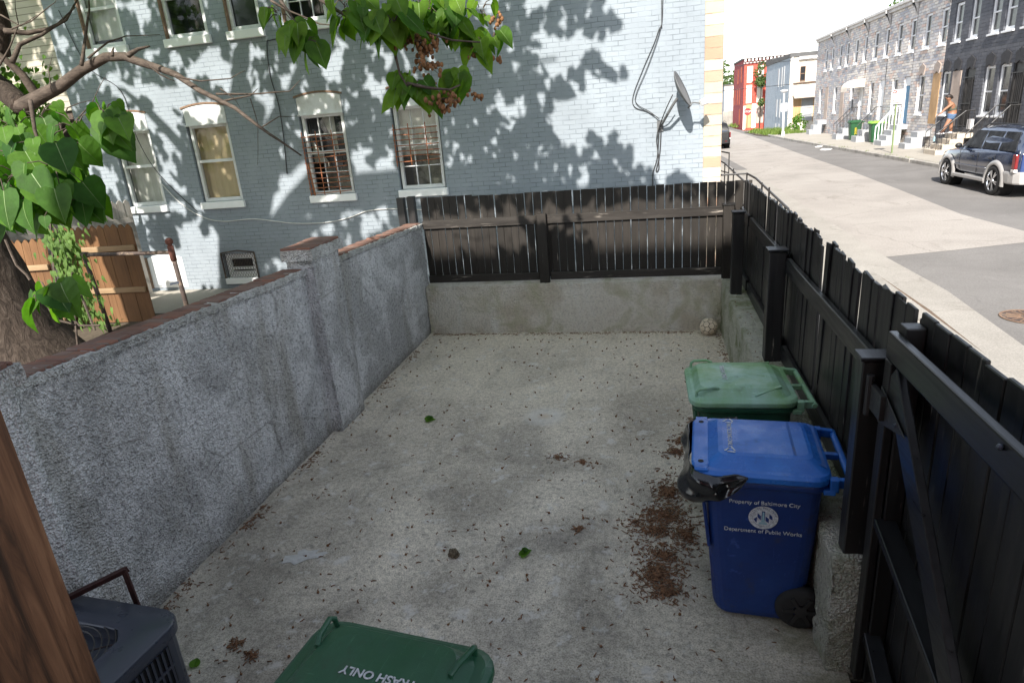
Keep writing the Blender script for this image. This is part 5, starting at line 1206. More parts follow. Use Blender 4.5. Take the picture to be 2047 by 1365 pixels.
# ------------------------------------------------------------------ satellite dish and cables on the grey house
M['dish'] = plain('grey dish metal', (0.10,0.104,0.108), 0.5, 0.1, 6)
sd = thing('satellite_dish', 'grey satellite dish on a bent arm fixed to the grey house wall', 'satellite dish', (.11, 11.5, 2.69))
mb = MB(); mb.box(-.05,.05,-.02,-.002,-.09,.09); mb.tube([(0,-.01,0),(.04,-.14,.05),(.12,-.30,.19),(.20,-.36,.32),(.26,-.38,.40)], .022, 8); mb.build('arm', M['dish'], sd)
mb = MB(); C0 = Vector((.27,-.40,.50)); nrm = Vector((.88,-.20,.42)).normalized(); ax_v = Vector((-.42,.05,.9)); ax_v = (ax_v-nrm*ax_v.dot(nrm)).normalized(); ax_h = nrm.cross(ax_v)
nn = 28; vs = []; 
for r in (0,.3,.6,.85,1.0):
    for k in range(nn):
        a = 2*math.pi*k/nn; vs.append(C0 + ax_v*(.30*r*math.sin(a)) + ax_h*(.24*r*math.cos(a)) + nrm*(.075*r*r))
mb.add(vs, [(i*nn+k,(i+1)*nn+k,(i+1)*nn+(k+1)%nn,i*nn+(k+1)%nn) for i in range(4) for k in range(nn)])
o = mb.build('reflector', M['dish'], sd, smooth=True, fixn=False); md = o.modifiers.new('t','SOLIDIFY'); md.thickness = .012
mb = MB(); mb.tube([C0-ax_v*.3+nrm*.03, C0+Vector((.22,.02,-.18)), C0+Vector((.36,.03,-.20))], .014, 6); fa = mb.build('feed_arm', M['dish'], sd)
mb = MB(); mb.tube([C0+Vector((.34,.0,-.20)), C0+Vector((.44,.05,-.17))], [.05,.055], 10); mb.build('receiver', M['white_clean'], sd)
def cable(name, label, pts, r, mat, n=5, group=None):
    mb = MB(); P = [Vector(p) for p in pts]; out = []
    for i in range(len(P)-1):
        p0, p1, p2, p3 = P[max(i-1,0)], P[i], P[i+1], P[min(i+2,len(P)-1)]
        for k in range(6):
            t_ = k/6; out.append(.5*((2*p1)+(-p0+p2)*t_+(2*p0-5*p1+4*p2-p3)*t_*t_+(-p0+3*p1-3*p2+p3)*t_**3))
    out.append(P[-1]); mb.tube(out, r, n); o = mb.build(name, mat, smooth=True); return tag(o, label, 'cable', group)
G_ = lambda x, z, d=.02: (x, 11.5-d, z)
M['cable'] = plain('black cable', (0.03,0.03,0.032), 0.6, 0.1, 10); M['cable_w'] = plain('pale cable', (0.55,0.55,0.53), 0.6, 0.1, 10)
cable('dish_cable', 'thin black cable looping down the grey wall to the dish arm', [G_(.15,7.6),G_(.16,4.6),G_(.08,4.1),G_(-.15,3.6),G_(-.32,3.2),G_(-.30,3.02),G_(-.1,2.93),G_(.08,2.82,.05)], .006, M['cable'])
cable('dish_cable', 'second thin black cable beside the loop above the dish', [G_(.155,7.6,.02),G_(.14,4.5,.02),G_(.12,4.15,.03),G_(-.08,3.62,.03),G_(-.27,3.22,.03),G_(-.26,3.06,.03),G_(-.05,2.92,.03),G_(.09,2.80,.06)], .006, M['cable'])
cable('dish_cable', 'black cable hanging below the dish arm in a long loose loop', [(.30,11.12,3.15),(.2,11.2,2.95),G_(.11,2.72,.1),G_(.05,2.5,.05),G_(.08,2.2),G_(.08,2.0),G_(.04,1.98),G_(.10,2.25),G_(.12,2.65,.05),G_(.09,2.66,.05),G_(.06,2.2),G_(-.01,1.95),G_(-.02,1.7)], .009, M['cable'])
cable('wall_cable', 'black cable dropping down the grey wall between the windows', [G_(-6.36,4.67),G_(-6.66,4.66),G_(-6.74,4.6),G_(-6.79,4.1),G_(-6.73,3.6),G_(-6.75,3.0),G_(-6.82,2.35)], .009, M['cable'])
cable('wall_cable', 'pale cable sagging low across the grey wall', [G_(-9.62,2.35),G_(-9.3,1.95),G_(-8.9,1.66),G_(-8.44,1.53),G_(-7.7,1.54),G_(-6.9,1.42),G_(-6.2,1.40),G_(-5.68,1.47),G_(-5.25,1.58),G_(-4.6,1.58),G_(-3.9,1.5)], .011, M['cable_w'])
cable('wall_cable', 'black cable slanting over the grey wall at the upper left', [G_(-10.9,5.6),G_(-10.6,4.6),G_(-10.0,4.1),G_(-9.9,3.2),G_(-9.6,2.5),G_(-8.95,1.75)], .007, M['cable'])
# ------------------------------------------------------------------ things in the yard beyond the left wall
wf = thing('wooden_fence_panel', 'new orange cedar fence panel with dog eared boards and a pale rail', 'fence panel', (-8.50, 9.22, .14))
def fence_boards(mb, x0, x1, z0, z1, wd=.135, ear=True, jag=.0, y=0, lean=0):
    x = x0
    while x < x1 - .02:
        b = min(x+wd, x1); t_ = z1 + rnd.uniform(-jag, jag); e = .035 if ear else 0; e2 = .07 if ear else 0; j = rnd.uniform(-.004,.004)
        prf = [(x,z0),(b-.006,z0),(b-.006,t_-e2),(b-.006-e,t_-e2*.3),((x+b)/2,t_),(x+e,t_-e2*.3),(x,t_-e2)] if ear else [(x,z0),(b-.006,z0),(b-.006,t_),(x,t_)]
        mb.prism([(u+lean*(z-z0), z) for u, z in prf], y+j, y+.02+j, lambda a, c, d: (a, d, c)); x += wd
mb = MB(); fence_boards(mb, -1.62, 0, .02, 1.72, jag=.01); mb.build('board_panel', M['fresh_wood'], wf)
for z in (1.32, .60):
    mb = MB(); mb.box(-1.6, -.03, -.045, -.004, z-.045, z+.045); mb.build('rail', M['rail_wood'], wf, bevel=.004, seg=1)
wf.rotation_euler = (0, 0, R_(3))
w2 = thing('wooden_fence_panel', 'tilted orange cedar fence panel behind the tree trunk', 'fence panel', (-9.62, 8.70, .14), R_(6))
mb = MB(); fence_boards(mb, -1.9, -.25, .05, 1.62, jag=.012, lean=.10); mb.build('board_panel', M['fresh_wood'], w2)
for z in (1.15, .22):
    mb = MB(); mb.box(-1.8, -.16, -.05, -.004, z-.045, z+.045); mb.build('rail', M['rail_wood'], w2, bevel=.004, seg=1)
gf = thing('grey_board_fence', 'tall weathered grey board fence at the left end of the grey brick house', 'fence', (-10.55, 10.6, .14), R_(72))
mb = MB(); fence_boards(mb, -2.6, .75, .02, 1.95, .14, True, .03); mb.build('board_panel', M['grey_wood'], gf)
mb = MB(); mb.box(-2.5, .7, -.045, -.003, 1.5, 1.6); mb.build('rail', M['grey_wood'], gf)
rf = thing('red_board_fence', 'peeling red board fence beneath the ivy', 'fence', (-12.0, 12.05, .14))
mb = MB(); fence_boards(mb, -3.0, .72, .02, 2.45, .14, False, .06); mb.build('board_panel', M['red_wood'], rf)
mb = MB(); mb.box(-3.0, .70, -.05, -.003, 1.98, 2.08); mb.build('rail', M['red_wood'], rf)
pf = thing('pipe_frame', 'old rusty iron pipe frame standing before the cedar fence panel', 'pipe frame', (0,0,0))
PY = 8.62
mb = MB(); mb.tube([(-7.30,PY,.1),(-7.335,PY,1.50)], .036, 10); mb.build('upright', M['rust_dark'], pf, smooth=True)
mb = MB(); mb.tube([(-7.335,PY,1.32),(-7.338,PY,1.55)], .048, 10); mb.sphere((-7.34,PY,1.62), .06, 10, 6); mb.tube([(-7.338,PY,1.55),(-7.34,PY,1.58)], .035, 8); mb.build('finial', plain('dark red rust', (0.11,0.04,0.028), .85, .35, 30), pf, smooth=True)
mb = MB(); mb.tube([(-7.335,PY,1.45),(-8.98,PY,1.47)], .030, 10); mb.build('crossbar', M['rust_dark'], pf, smooth=True)
mb = MB(); mb.tube([(-8.98,PY,1.47),(-8.93,PY,.8),(-8.90,PY,.12)], .034, 10); mb.tube([(-9.04,PY,1.48),(-8.9,PY,1.47)], .045, 10); mb.build('upright', M['rust_dark'], pf, smooth=True)
mb = MB(); mb.bar((-7.32,PY-.01,.98),(-7.46,PY-.05,.96),.05,.03); mb.build('bracket', M['ac_metal'], pf)
# ivy mass, vine, weeds, rubble
iv = thing('ivy_mass', 'sunlit green ivy and shrub mass covering the fence at the left edge', 'ivy', (0,0,0))
mb = MB(); st = MB()
for k in range(2600):
    x = rnd.uniform(-15.5, -11.25); z = .6+rnd.random()**.8*(3.6 - .3*max(0, x+12.5)); y = 12.0 - .35*rnd.random() - .5*noise.noise(Vector((x*1.3, z*1.3, 0)))
    if z > 3.55+.5*noise.noise(Vector((x*2, 3, 0))) - (x+13)*.25: continue
    leaf(mb, Vector((x,y,z)), Vector((rnd.uniform(-.6,.6),-.4,-.8)), Vector((rnd.uniform(-.6,.6),-1,rnd.uniform(.1,1))), rnd.uniform(.06,.12), .15, .1, 1.0, True)
for k in range(900):
    c_ = cv(rnd.gauss(25,35), rnd.gauss(225,45), rnd.uniform(7.5,8.3)); leaf(mb, c_, Vector((rnd.uniform(-.6,.6),-.4,-.8)), Vector((rnd.uniform(-.6,.6),-1,rnd.uniform(.1,1))), rnd.uniform(.05,.10), .15, .1, 1.0, True)
mb.build('foliage', M['ivy'], iv, fixn=False)
for k in range(14):
    x = rnd.uniform(-15,-11.4); st.tube(wob([(x,11.95,.1),(x+.2,11.9,1.5),(x-.1,11.85,3.0)],.08,4), .012, 5)
st.build('stem', M['twig'], iv)
vn = thing('vine', 'leafy vine hanging on a thin stick beside the tree trunk', 'plant', (0,0,0))
mb = MB(); st = MB(); VP_ = [cv(115,460,6.7), cv(125,500,6.7), cv(150,560,6.8), cv(185,640,7.0)]
for k in range(420):
    t_ = rnd.random(); i = min(2, int(t_*3)); c_ = VP_[i].lerp(VP_[i+1], t_*3-i) + Vector((rnd.gauss(0,.09),rnd.gauss(0,.08),rnd.gauss(0,.06)))
    leaf(mb, c_, Vector((rnd.uniform(-.3,.5),-.2,-1)), Vector((rnd.uniform(-.5,.5),-1,.4)), rnd.uniform(.05,.10), .1, .2, .55, True)
mb.build('foliage', M['weed'], vn, fixn=False)
for pts in ([(100,440),(105,520),(118,600)], [(110,455),(150,560),(190,660)], [(145,540),(150,620),(155,690)], [(130,620),(160,650),(200,650)], [(10,480),(30,530),(60,560)]):
    st.tube(wob([cv(a,b,6.75) for a,b in pts],.02,3), .012, 5)
st.build('stem', M['twig'], vn)
wd_ = MB()
for k in range(700):
    x = rnd.uniform(-9.6,-4.2); y = rnd.uniform(6.2,9.0)
    if noise.noise(Vector((x*.9,y*.9,0))) < -.05: continue
    c_ = Vector((x,y,.16+rnd.random()*.14)); leaf(wd_, c_, Vector((rnd.uniform(-1,1),rnd.uniform(-1,1),-.1)), Vector((rnd.uniform(-.4,.4),-.4,1)), rnd.uniform(.05,.13), .15, .2, .9, True)
o = wd_.build('ground_weeds', M['weed'], fixn=False); tag(o, 'low weeds on the soil behind the brick capped wall', 'weeds', kind='stuff')
for lab, pts in (('weathered grey plank lying on the soil by the fence panel', ((-8.3,8.75,.20),(-7.55,8.85,.20))), ('pale plank lying on the soil in front of another plank', ((-8.45,8.35,.19),(-7.2,8.55,.19)))):
    mb = MB(); mb.bar(pts[0], pts[1], .11, .05); o = mb.build('plank', M['grey_wood'], bevel=.004); tag(o, lab, 'plank')
for lab, x, y, s, m in (('flat grey stone lying on the soil near the trunk', -7.05, 7.3, .20, 'gutter'), ('small white rag like stone on the soil', -6.75, 7.0, .075, 'white_clean')):
    mb = MB(); mb.sphere((x,y,.2), s, 9, 6, (1,.7,.5)); lump(mb, .03, 6); o = mb.build('stone', M[m]); tag(o, lab, 'stone')
mb = MB()
for k in range(3): mb.box(-5.9+k*.0, -5.2, 5.02+k*.13, 5.02+k*.13+.115, 1.02+.01*k, 1.05+.01*k)
# ------------------------------------------------------------------ street railings by the grey house
for lab, pts, drop in (('black iron hand rail curling down towards the yard fence', [(1.16,12.4,1.75),(1.62,12.4,1.75),(1.70,11.9,1.71),(1.70,9.0,1.60),(1.70,8.82,1.55),(1.70,8.80,1.44)], [(1.62,12.4),(1.70,11.2),(1.70,10.5),(1.70,9.8),(1.70,9.2),(1.3,12.4)]),
                       ('black iron hand rail on the steps nearer the stone corner', [(1.45,17.6,1.72),(1.62,16.2,1.64),(1.70,12.6,1.50)], [(1.45,17.6),(1.62,16.2),(1.66,14.8),(1.69,13.4)]),
                       ('black iron rail panel standing furthest along the stone front', [(1.20,18.6,1.9),(1.72,16.3,1.86)], [(1.72,16.3),(1.47,17.4),(1.25,18.4)])):
    t_ = thing('iron_railing', lab, 'railing')
    mb = MB(); mb.tube(pts, .018, 6); mb.build('top_rail', M['iron'], t_)
    if len(pts) < 4:
        mb = MB(); mb.tube([(a,b,c-.45) for a,b,c in pts], .014, 6); mb.build('lower_rail', M['iron'], t_)
    for x, y in drop:
        ztp = min(pts, key=lambda p: abs(p[1]-y)+abs(p[0]-x))[2]
        mb = MB(); mb.tube([(x,y,.33),(x,y,ztp)], .014, 6); mb.build('post', M['iron'], t_)
# ------------------------------------------------------------------ steps, rails and street furniture
def steps(name, label, y0, y1, n, xa, xb, zt, mat, rail=None, group='front steps of the row houses'):
    t_ = thing(name, label, 'steps', (0,0,0), 0, group)
    for i in range(n):
        z1 = .33+(zt-.33)*(i+1)/n; x0 = xa+(xb-xa)*i/n
        mb = MB(); mb.box(x0-.02, XF+.01 if i == n-1 else xb, y0+.004*i, y1-.004*i, .30 if i == 0 else .33+(zt-.33)*i/n+.001, z1); mb.build('step', M[mat], t_, bevel=.012, seg=1)
    if rail:
        for yy in rail[1]:
            mb = MB(); mb.tube([(xa,yy,1.2),(xb-.05,yy,zt+.85),(XF-.03,yy,zt+.85)], .024 if rail[0] != 'white_clean' else .04, 6)
            k = 7
            for i in range(k+1):
                f = i/k; x = xa+(XF-.05-xa)*f; zl = .33+(zt-.33)*min(1,max(0,(x-xa)/(xb-xa))); zh = min(zt+.85, 1.2+(zt+.85-1.2)*(x-xa)/(xb-.05-xa)); mb.tube([(x,yy,zl),(x,yy,zh)], .011 if rail[0] != 'white_clean' else .03, 5)
            if rail[0] != 'white_clean': mb.tube([(xa,yy,.48),(xb-.05,yy,zt+.12),(XF-.03,yy,zt+.12)], .012, 5)
            mb.build('hand_rail', M[rail[0]], t_)
    return t_
steps('front_steps', 'worn pale stone steps under the person by the dark house', 29.75, 30.95, 4, 11.05, 12.0, 1.10, 'step', ('iron',(29.78,30.98)))
steps('front_steps', 'stone steps of the barred gate behind the parked SUV', 26.4, 27.5, 4, 11.1, 12.0, 1.28, 'step', ('iron',(26.45,27.45)))
steps('front_steps', 'low grey steps with no rail left of the dark house', 33.9, 34.75, 3, 11.3, 12.0, 1.05, 'step_grey')
steps('front_steps', 'big grey steps with a white wooden banister by the blue door', 36.9, 38.1, 4, 11.2, 12.05, 1.28, 'step_grey', ('white_clean',(38.06,)))
steps('front_steps', 'grey steps between the two green street bins', 40.9, 41.9, 3, 11.1, 12.0, 1.28, 'step_grey', ('iron',(40.95,)))
steps('front_steps', 'pale steps with thin iron rail under the cream awning', 44.7, 45.7, 3, 11.0, 12.0, 1.28, 'step_grey', ('iron',(44.75,45.65)))
steps('front_steps', 'small pale steps at the last stone row house', 53.1, 54.1, 3, 11.2, 12.0, 1.28, 'step_grey')
def street_bin(label, x, y, rz, num, lidm):
    t_, l_ = make_bin('street_bin', label, (x, y, .33), rz, 'bin_street', lidm, 'green bins by the row houses', detail=False)
    if num: text_part(num, .2, M['yellow'], t_, Matrix.Translation((.0, 0, .55)) @ Matrix.Rotation(R_(-90), 4, 'Z') @ Matrix.Rotation(R_(90), 4, 'X') if False else Matrix.Translation((.36, -.318, .5)) @ Matrix.Rotation(R_(87), 4, 'X') @ Matrix.Rotation(R_(90), 4, 'Z'), 'painted_number', .002)
    return t_
M['bin_street'] = plain('street bin green', (0.012,0.075,0.025), 0.5, 0.15, 6); M['yellow'] = plain('yellow paint', (0.70,0.55,0.03), 0.6, 0.1, 6); M['lime'] = plain('lime sunlit lid', (0.20,0.42,0.05), 0.5, 0.1, 5)
street_bin('green street bin with yellow painted numbers before the white doors', 11.25, 43.3, 0, '2009', 'bin_street')
street_bin('lime lidded bin half hidden behind the white banister', 11.4, 39.9, 0, None, 'lime')
M['sign_white'] = plain('white sign face', (0.78,0.77,0.76), 0.4, 0.04, 4); M['sign_red'] = plain('red sign print', (0.55,0.03,0.03), 0.45, 0.06, 5); M['sign_green'] = plain('green painted post', (0.16,0.22,0.09), 0.6, 0.15, 8)
ps = thing('parking_sign', 'white no parking sign with red print on a green post', 'street sign', (10.22, 32.2, .33), R_(4))
mb = MB(); mb.bar((0,0,0),(-.04,0,2.62),.055,.05); mb.build('post', M['sign_green'], ps)
PSM = Matrix.Translation((-.02,-.045,2.33)) @ Matrix.Rotation(R_(90), 4, 'X')
mb = MB(); mb.T = PSM; mb.box(-.225,.225,-.29,.29,-.004,.004); pl_ = mb.build('plate', M['sign_white'], ps)
mb = MB(); mb.T = PSM; mb.box(-.205,-.03,.13,.27,.0045,.006)
mb.box(-.205,.205,-.27,-.255,.0045,.006); mb.box(-.205,.205,-.245,-.225,.0045,.006); mb.box(-.15,.15,-.155,-.14,.0045,.006)
mb.add([(-.19,-.147,.0055),(-.12,-.11,.0055),(-.12,-.185,.0055)],[(0,1,2)]); mb.add([(.19,-.147,.0055),(.12,-.11,.0055),(.12,-.185,.0055)],[(0,1,2)]); mb.build('red_marks', M['sign_red'], pl_)
text_part('NO', .13, M['sign_white'], pl_, PSM @ Matrix.Translation((-.117,.20,.0068)), 'sign_word')
text_part('PARKING', .085, M['sign_red'], pl_, PSM @ Matrix.Translation((0,.05,.005)), 'sign_word'); text_part('ANY TIME', .075, M['sign_red'], pl_, PSM @ Matrix.Translation((0,-.05,.005)), 'sign_word') if False else None
ss = thing('stop_sign', 'red octagonal stop sign on a thin pole before the red brick building', 'street sign', (8.46, 66.0, .33))
mb = MB(); mb.tube([(0,0,-.3),(0,0,2.05)], .03, 6); mb.build('post', M['rust_dark'], ss)
mb = MB(); mb.prism([(.33*math.cos(R_(22.5+45*k)), 1.77+.33*math.sin(R_(22.5+45*k))) for k in range(8)], -.05, -.04, lambda a,b,d: (a,d,b)); pl_ = mb.build('plate', M['sign_red'], ss)
text_part('STOP', .24, M['sign_white'], pl_, Matrix.Translation((0,-.055,1.77)) @ Matrix.Rotation(R_(90),4,'X'), 'sign_word')
lp = thing('street_lamp', 'white post top street lamp carrying a blank white sign', 'street lamp', (9.50, 53.8, .33))
mb = MB(); mb.tube([(0,0,0),(0,0,.3),(-.02,0,.32),(-.08,0,3.05)], [.12,.11,.075,.06], 10); mb.build('post', M['white_clean'], lp)
mb = MB(); mb.lathe([(.05,2.95),(.07,3.05),(.20,3.10),(.26,3.16),(.28,3.22),(.0001,3.27)], 18, 'z', (-.08,0,0)); mb.build('lamp_head', M['white_clean'], lp, smooth=True)
mb = MB(); mb.box(-.27,.17,-.11,-.095,1.75,2.32); mb.build('sign_plate', M['sign_white'], lp)
mh = thing('manhole_cover', 'round cast iron manhole cover in the asphalt near the kerb', 'manhole cover', (4.46, 8.62, .196))
mb = MB(); mb.lathe([(.0001,.008),(.27,.008),(.29,.010),(.30,.006)], 36); mb.build('lid', M['rust_dark'], mh)
mb = MB()
for k in range(16): a = k*math.pi/8; mb.bar((.08*math.cos(a),.08*math.sin(a),.011),(.24*math.cos(a),.24*math.sin(a),.011),.016,.006)
mb.lathe([(.275,.008),(.275,.014),(.30,.014),(.30,.008)], 36); mb.build('ribs', M['rust_trim'], mh)
# ------------------------------------------------------------------ cars
M['navy'] = plain('navy car paint', (0.012,0.022,0.052), 0.16, 0.1, 3, spec=0.9); M['blue_car'] = plain('metallic blue car paint', (0.012,0.04,0.15), 0.16, 0.1, 3, spec=0.9)
for k in ('navy','blue_car'): M[k].node_tree.nodes['Principled BSDF'].inputs['Coat Weight'].default_value = .8
M['silver'] = plain('silver cladding', (0.42,0.41,0.40), 0.35, 0.05, 4, metal=0.3); M['chrome'] = plain('chrome rim', (0.70,0.71,0.73), 0.18, 0.05, 5, metal=1.0)
M['tail_red'] = plain('red tail lamp', (0.17,0.008,0.010), 0.15, 0.2, 12, spec=0.8); M['tail_white'] = plain('clear lamp', (0.6,0.58,0.55), 0.2, 0.2, 20); M['car_black'] = plain('black plastic', (0.015,0.015,0.016), 0.5, 0.1, 6)
M['well'] = plain('dark wheel well', (0.004,0.004,0.004), 0.95, 0.1, 5)
def suv(name, label, loc, rz, paint, tailgate, clad, S=1.0, plate=True):
    """local: y forward, tail at y=0, left side at -x"""
    t_ = thing(name, label, 'car', loc, rz); t_.scale = (S,S,S)
    RA, FA, HW = 1.02, 3.83, .91
    mb = MB(); rings = []                                       # lower body lofted from tail to nose
    for y, w_, zb, zt, zc in ((.06,.80,.62,1.10,1.12),(.10,.87,.50,1.13,1.15),(.45,.905,.45,1.14,1.17),(1.0,.915,.45,1.13,1.17),(2.0,.92,.42,1.09,1.14),(3.0,.92,.42,1.06,1.13),(3.45,.91,.44,1.04,1.13),(4.0,.89,.46,1.00,1.10),(4.4,.85,.48,.95,1.04),(4.68,.76,.52,.85,.92),(4.76,.66,.56,.75,.78)):
        half = [(w_*.90,zb),(w_*.985,zb+.10),(w_,(zb+zt)/2),(w_*.985,zt-.10),(w_*.94,zt),(w_*.5,zc)]
        rings.append([Vector((x,y,z)) for x,z in half]+[Vector((-x,y,z)) for x,z in reversed(half)])
    mb.loft(rings); body = mb.build('body', M[paint], t_, smooth=True, bevel=0.02)
    mb = MB(); rings = []
    for y, z0, z1, wb, wt in ((.10,1.10,1.14,.84,.82),(.13,1.10,1.55,.845,.72),(.30,1.10,1.70,.86,.68),(.8,1.10,1.745,.87,.67),(1.7,1.09,1.755,.875,.67),(2.45,1.08,1.72,.875,.66),(2.75,1.08,1.62,.87,.67),(3.15,1.08,1.33,.86,.74),(3.40,1.08,1.12,.85,.82)):
        half = [(wb,z0),((wb+wt)/2+.02,(z0+z1)/2),(wt+.015,z1-.05),(wt*.8,z1)]
        rings.append([Vector((x,y,z)) for x,z in half]+[Vector((-x,y,z)) for x,z in reversed(half)])
    mb.loft(rings); mb.build('cabin', M[paint], t_, smooth=True, bevel=.02)
    def side_x(y, z):                                            # outer x of cabin at a height
        f = (z-1.09)/(1.70-1.09); return .872+(.69-.872)*f + .014
    for s in (-1, 1):
        for (ya, yb, yc, yd) in ((.28,1.10,1.08,.42),(1.17,2.00,1.98,1.17),(2.06,3.12,2.62,2.06)):
            mb = MB(); P = [(ya,1.16),(yb,1.16),(yc,1.62),(yd,1.62)]
            mb.add([(s*(side_x(y,z)),y,z) for y,z in P]+[(s*(side_x(y,z)-.02),y,z) for y,z in P], [(0,1,2,3),(4,7,6,5),(0,4,5,1),(1,5,6,2),(2,6,7,3),(3,7,4,0)]); mb.build('side_window', M['glass_dark'], t_)
        mb = MB(); mb.tube([(s*.64,.35,1.74),(s*.645,.8,1.80),(s*.645,2.1,1.80),(s*.64,2.5,1.74)], .018, 6); mb.build('roof_rail', M['car_black'], t_)
        mb = MB(); mb.sphere((s*1.02,3.02,1.20), .10, 10, 6, (1.0,.7,.75)); mb.bar((s*.88,3.02,1.14),(s*1.0,3.02,1.18),.05,.04); mb.build('wing_mirror', M['car_black'], t_, smooth=True)
        mb = MB(); mb.box(*sorted((s*.86,s*.935)),.055,.22,.74,1.10); tl_ = mb.build('tail_lamp', M['tail_red'], t_, bevel=.02)
        mb = MB(); mb.box(*sorted((s*.85,s*.938)),.052,.225,.655,.735); mb.build('clear_lens', M['tail_white'], tl_, bevel=.015)
        for y in (1.22, 2.2):
            mb = MB(); mb.bar((s*.94,y,.93),(s*.94,y+.16,.94),.03,.035); mb.build('door_handle', M['car_black'], t_, bevel=.008)
        for y in (1.12, 2.03, 3.1):
            mb = MB(); mb.bar((s*.921,y+.0,.50),(s*.915,y,1.06),.006,.012,(0,1,0)); mb.build('door_seam', M['car_black'], t_)
        mb = MB(); mb.bar((s*.93,1.45,.36),(s*.93,3.40,.36),.09,.10); mb.build('side_sill', M[clad], t_, bevel=.02)
        mb = MB(); mb.bar((s*.925,1.5,.66),(s*.925,3.35,.66),.022,.05); mb.build('rub_strip', M[paint], t_, bevel=.008)
        for ya in (RA, FA):
            mb = MB(); k = 16
            for i in range(k):                                   # flared arch
                a0, a1 = R_(-12)+math.pi*1.13*i/k, R_(-12)+math.pi*1.13*(i+1)/k; q = []
                for a in (a0, a1):
                    for r, x in ((.415,.80),(.415,.955),(.43,.965),(.50,.955),(.535,.91)): q.append((s*x, ya+r*math.cos(a), .37+r*math.sin(a)*1.02))
                mb.add(q, [(j, j+1, j+6, j+5) for j in range(4)])
            mb.build('wheel_arch', M[clad], t_, smooth=True)
            mb = MB(); mb.lathe([(.0001,s*.925),(.44,s*.925),(.44,s*.6)], 28, 'x', (0,ya,.38)); mb.build('wheel_well', M['well'], t_)
            wh = MB(); wh.lathe([(s and r, s*x) for r, x in ((.27,.955),(.31,.965),(.37,.955),(.385,.92),(.385,.76),(.36,.73),(.25,.73))], 32, 'x', (0,ya,.385)); W0 = wh.build('wheel', M['rubber'], t_, smooth=True)
            rm = MB(); rm.lathe([(.275,s*.955),(.265,s*.935),(.25,s*.89),(.0001,s*.88)], 28, 'x', (0,ya,.385))
            for i in range(6):
                a = 2*math.pi*i/6+.2
                for da in (-.13,.13): rm.bar((s*.945,ya+.05*math.cos(a),.385+.05*math.sin(a)),(s*.945,ya+.262*math.cos(a+da),.385+.262*math.sin(a+da)),.034,.03,(1,0,0))
            rm.lathe([(.0001,s*.965),(.05,s*.96),(.06,s*.93)], 16, 'x', (0,ya,.385)); rm.build('rim', M['chrome'], W0)
    mb = MB(); mb.box(-.80,.80,.035,.075,.66,1.12); mb.build('tailgate', M[tailgate], t_, bevel=.03)
    mb = MB(); mb.add([(-.72,.093,1.16),(.72,.093,1.16),(.60,.20,1.60),(-.60,.20,1.60),(-.72,.12,1.16),(.72,.12,1.16),(.60,.23,1.60),(-.60,.23,1.60)], [(0,1,2,3),(7,6,5,4),(0,4,5,1),(1,5,6,2),(2,6,7,3),(3,7,4,0)]); mb.build('rear_window', M['glass_blue'], t_)
    mb = MB(); rings = [] 
    pr_ = [(-.93,.62),(-.93,.30),(-.90,.12),(-.80,.0),(-.4,-.07),(.4,-.07),(.80,0),(.90,.12),(.93,.30),(.93,.62)]
    def outer(z, g): return [Vector((x*g, y if abs(x) > .85 else y, z)) for x, y in pr_]
    mb.loft([outer(.36,.97), outer(.40,1.0), outer(.60,1.01), outer(.66,1.0), outer(.67,.96)]); mb.build('rear_bumper', M[clad], t_, bevel=.015)
    mb = MB()
    for x in (-.62,.62): mb.box(x-.08,x+.08,-.062,-.03,.50,.53)
    mb.build('reflector', M['tail_red'], t_)
    if plate:
        mb = MB(); mb.box(-.16,.16,.02,.034,.76,.92); mb.build('number_plate', M['sign_white'], t_)
    mb = MB(); mb.loft([[Vector((x*g,y,z)) for x,y in ((-.86,4.3),(.86,4.3),(.84,4.62),(.6,4.83),(-.6,4.83),(-.84,4.62))] for z,g in ((.36,.96),(.42,1.0),(.62,1.0),(.66,.97))]); mb.build('front_bumper', M[clad], t_, bevel=.015)
    return t_
M['glass_blue'] = plain('sky lit rear glass', (0.03,0.05,0.09), 0.05, 0.2, 3, spec=1.0)
suv('parked_suv', 'dark blue SUV with silver cladding and chrome wheels parked facing away', (9.36, 18.05, .196), R_(1.2), 'navy', 'blue_car', 'silver', .955)
suv('parked_car', 'small dark car with red tail lamps down the street behind the stone corner', (3.97, 45.2, .20), 0, 'car_black', 'car_black', 'car_black', .93)
# ------------------------------------------------------------------ person on the steps
def skin(name, joints, bones, mat, parent, root=0, lv=2):
    me = bpy.data.meshes.new(name); me.from_pydata([j[0] for j in joints], bones, []); o = bpy.data.objects.new(name, me); COL.objects.link(o)
    md = o.modifiers.new('skin','SKIN'); sv = me.skin_vertices[0].data
    for i, j in enumerate(joints):
        r = j[1]; sv[i].radius = (r, r) if not isinstance(r, tuple) else r; sv[i].use_root = (i == root)
    md.use_smooth_shade = True; sb = o.modifiers.new('sub','SUBSURF'); sb.levels = lv; sb.render_levels = lv
    bpy.context.view_layer.update()
    m2 = bpy.data.meshes.new_from_object(o.evaluated_get(bpy.context.evaluated_depsgraph_get())); bpy.data.objects.remove(o)
    m2.materials.clear(); m2.materials.append(mat); m2.name = name
    for p in m2.polygons: p.use_smooth = True
    o = bpy.data.objects.new(name, m2); COL.objects.link(o); o.parent = parent; return o
M['skin'] = plain('brown skin', (0.30,0.145,0.085), 0.55, 0.08, 10); M['hair'] = plain('dark hair', (0.02,0.014,0.012), 0.6, 0.2, 30); M['denim'] = plain('blue denim', (0.075,0.135,0.24), 0.85, 0.3, 12); M['tank'] = plain('olive vest top', (0.10,0.105,0.075), 0.85, 0.2, 12); M['shoe'] = plain('white trainers', (0.62,0.62,0.64), 0.6, 0.08, 10)
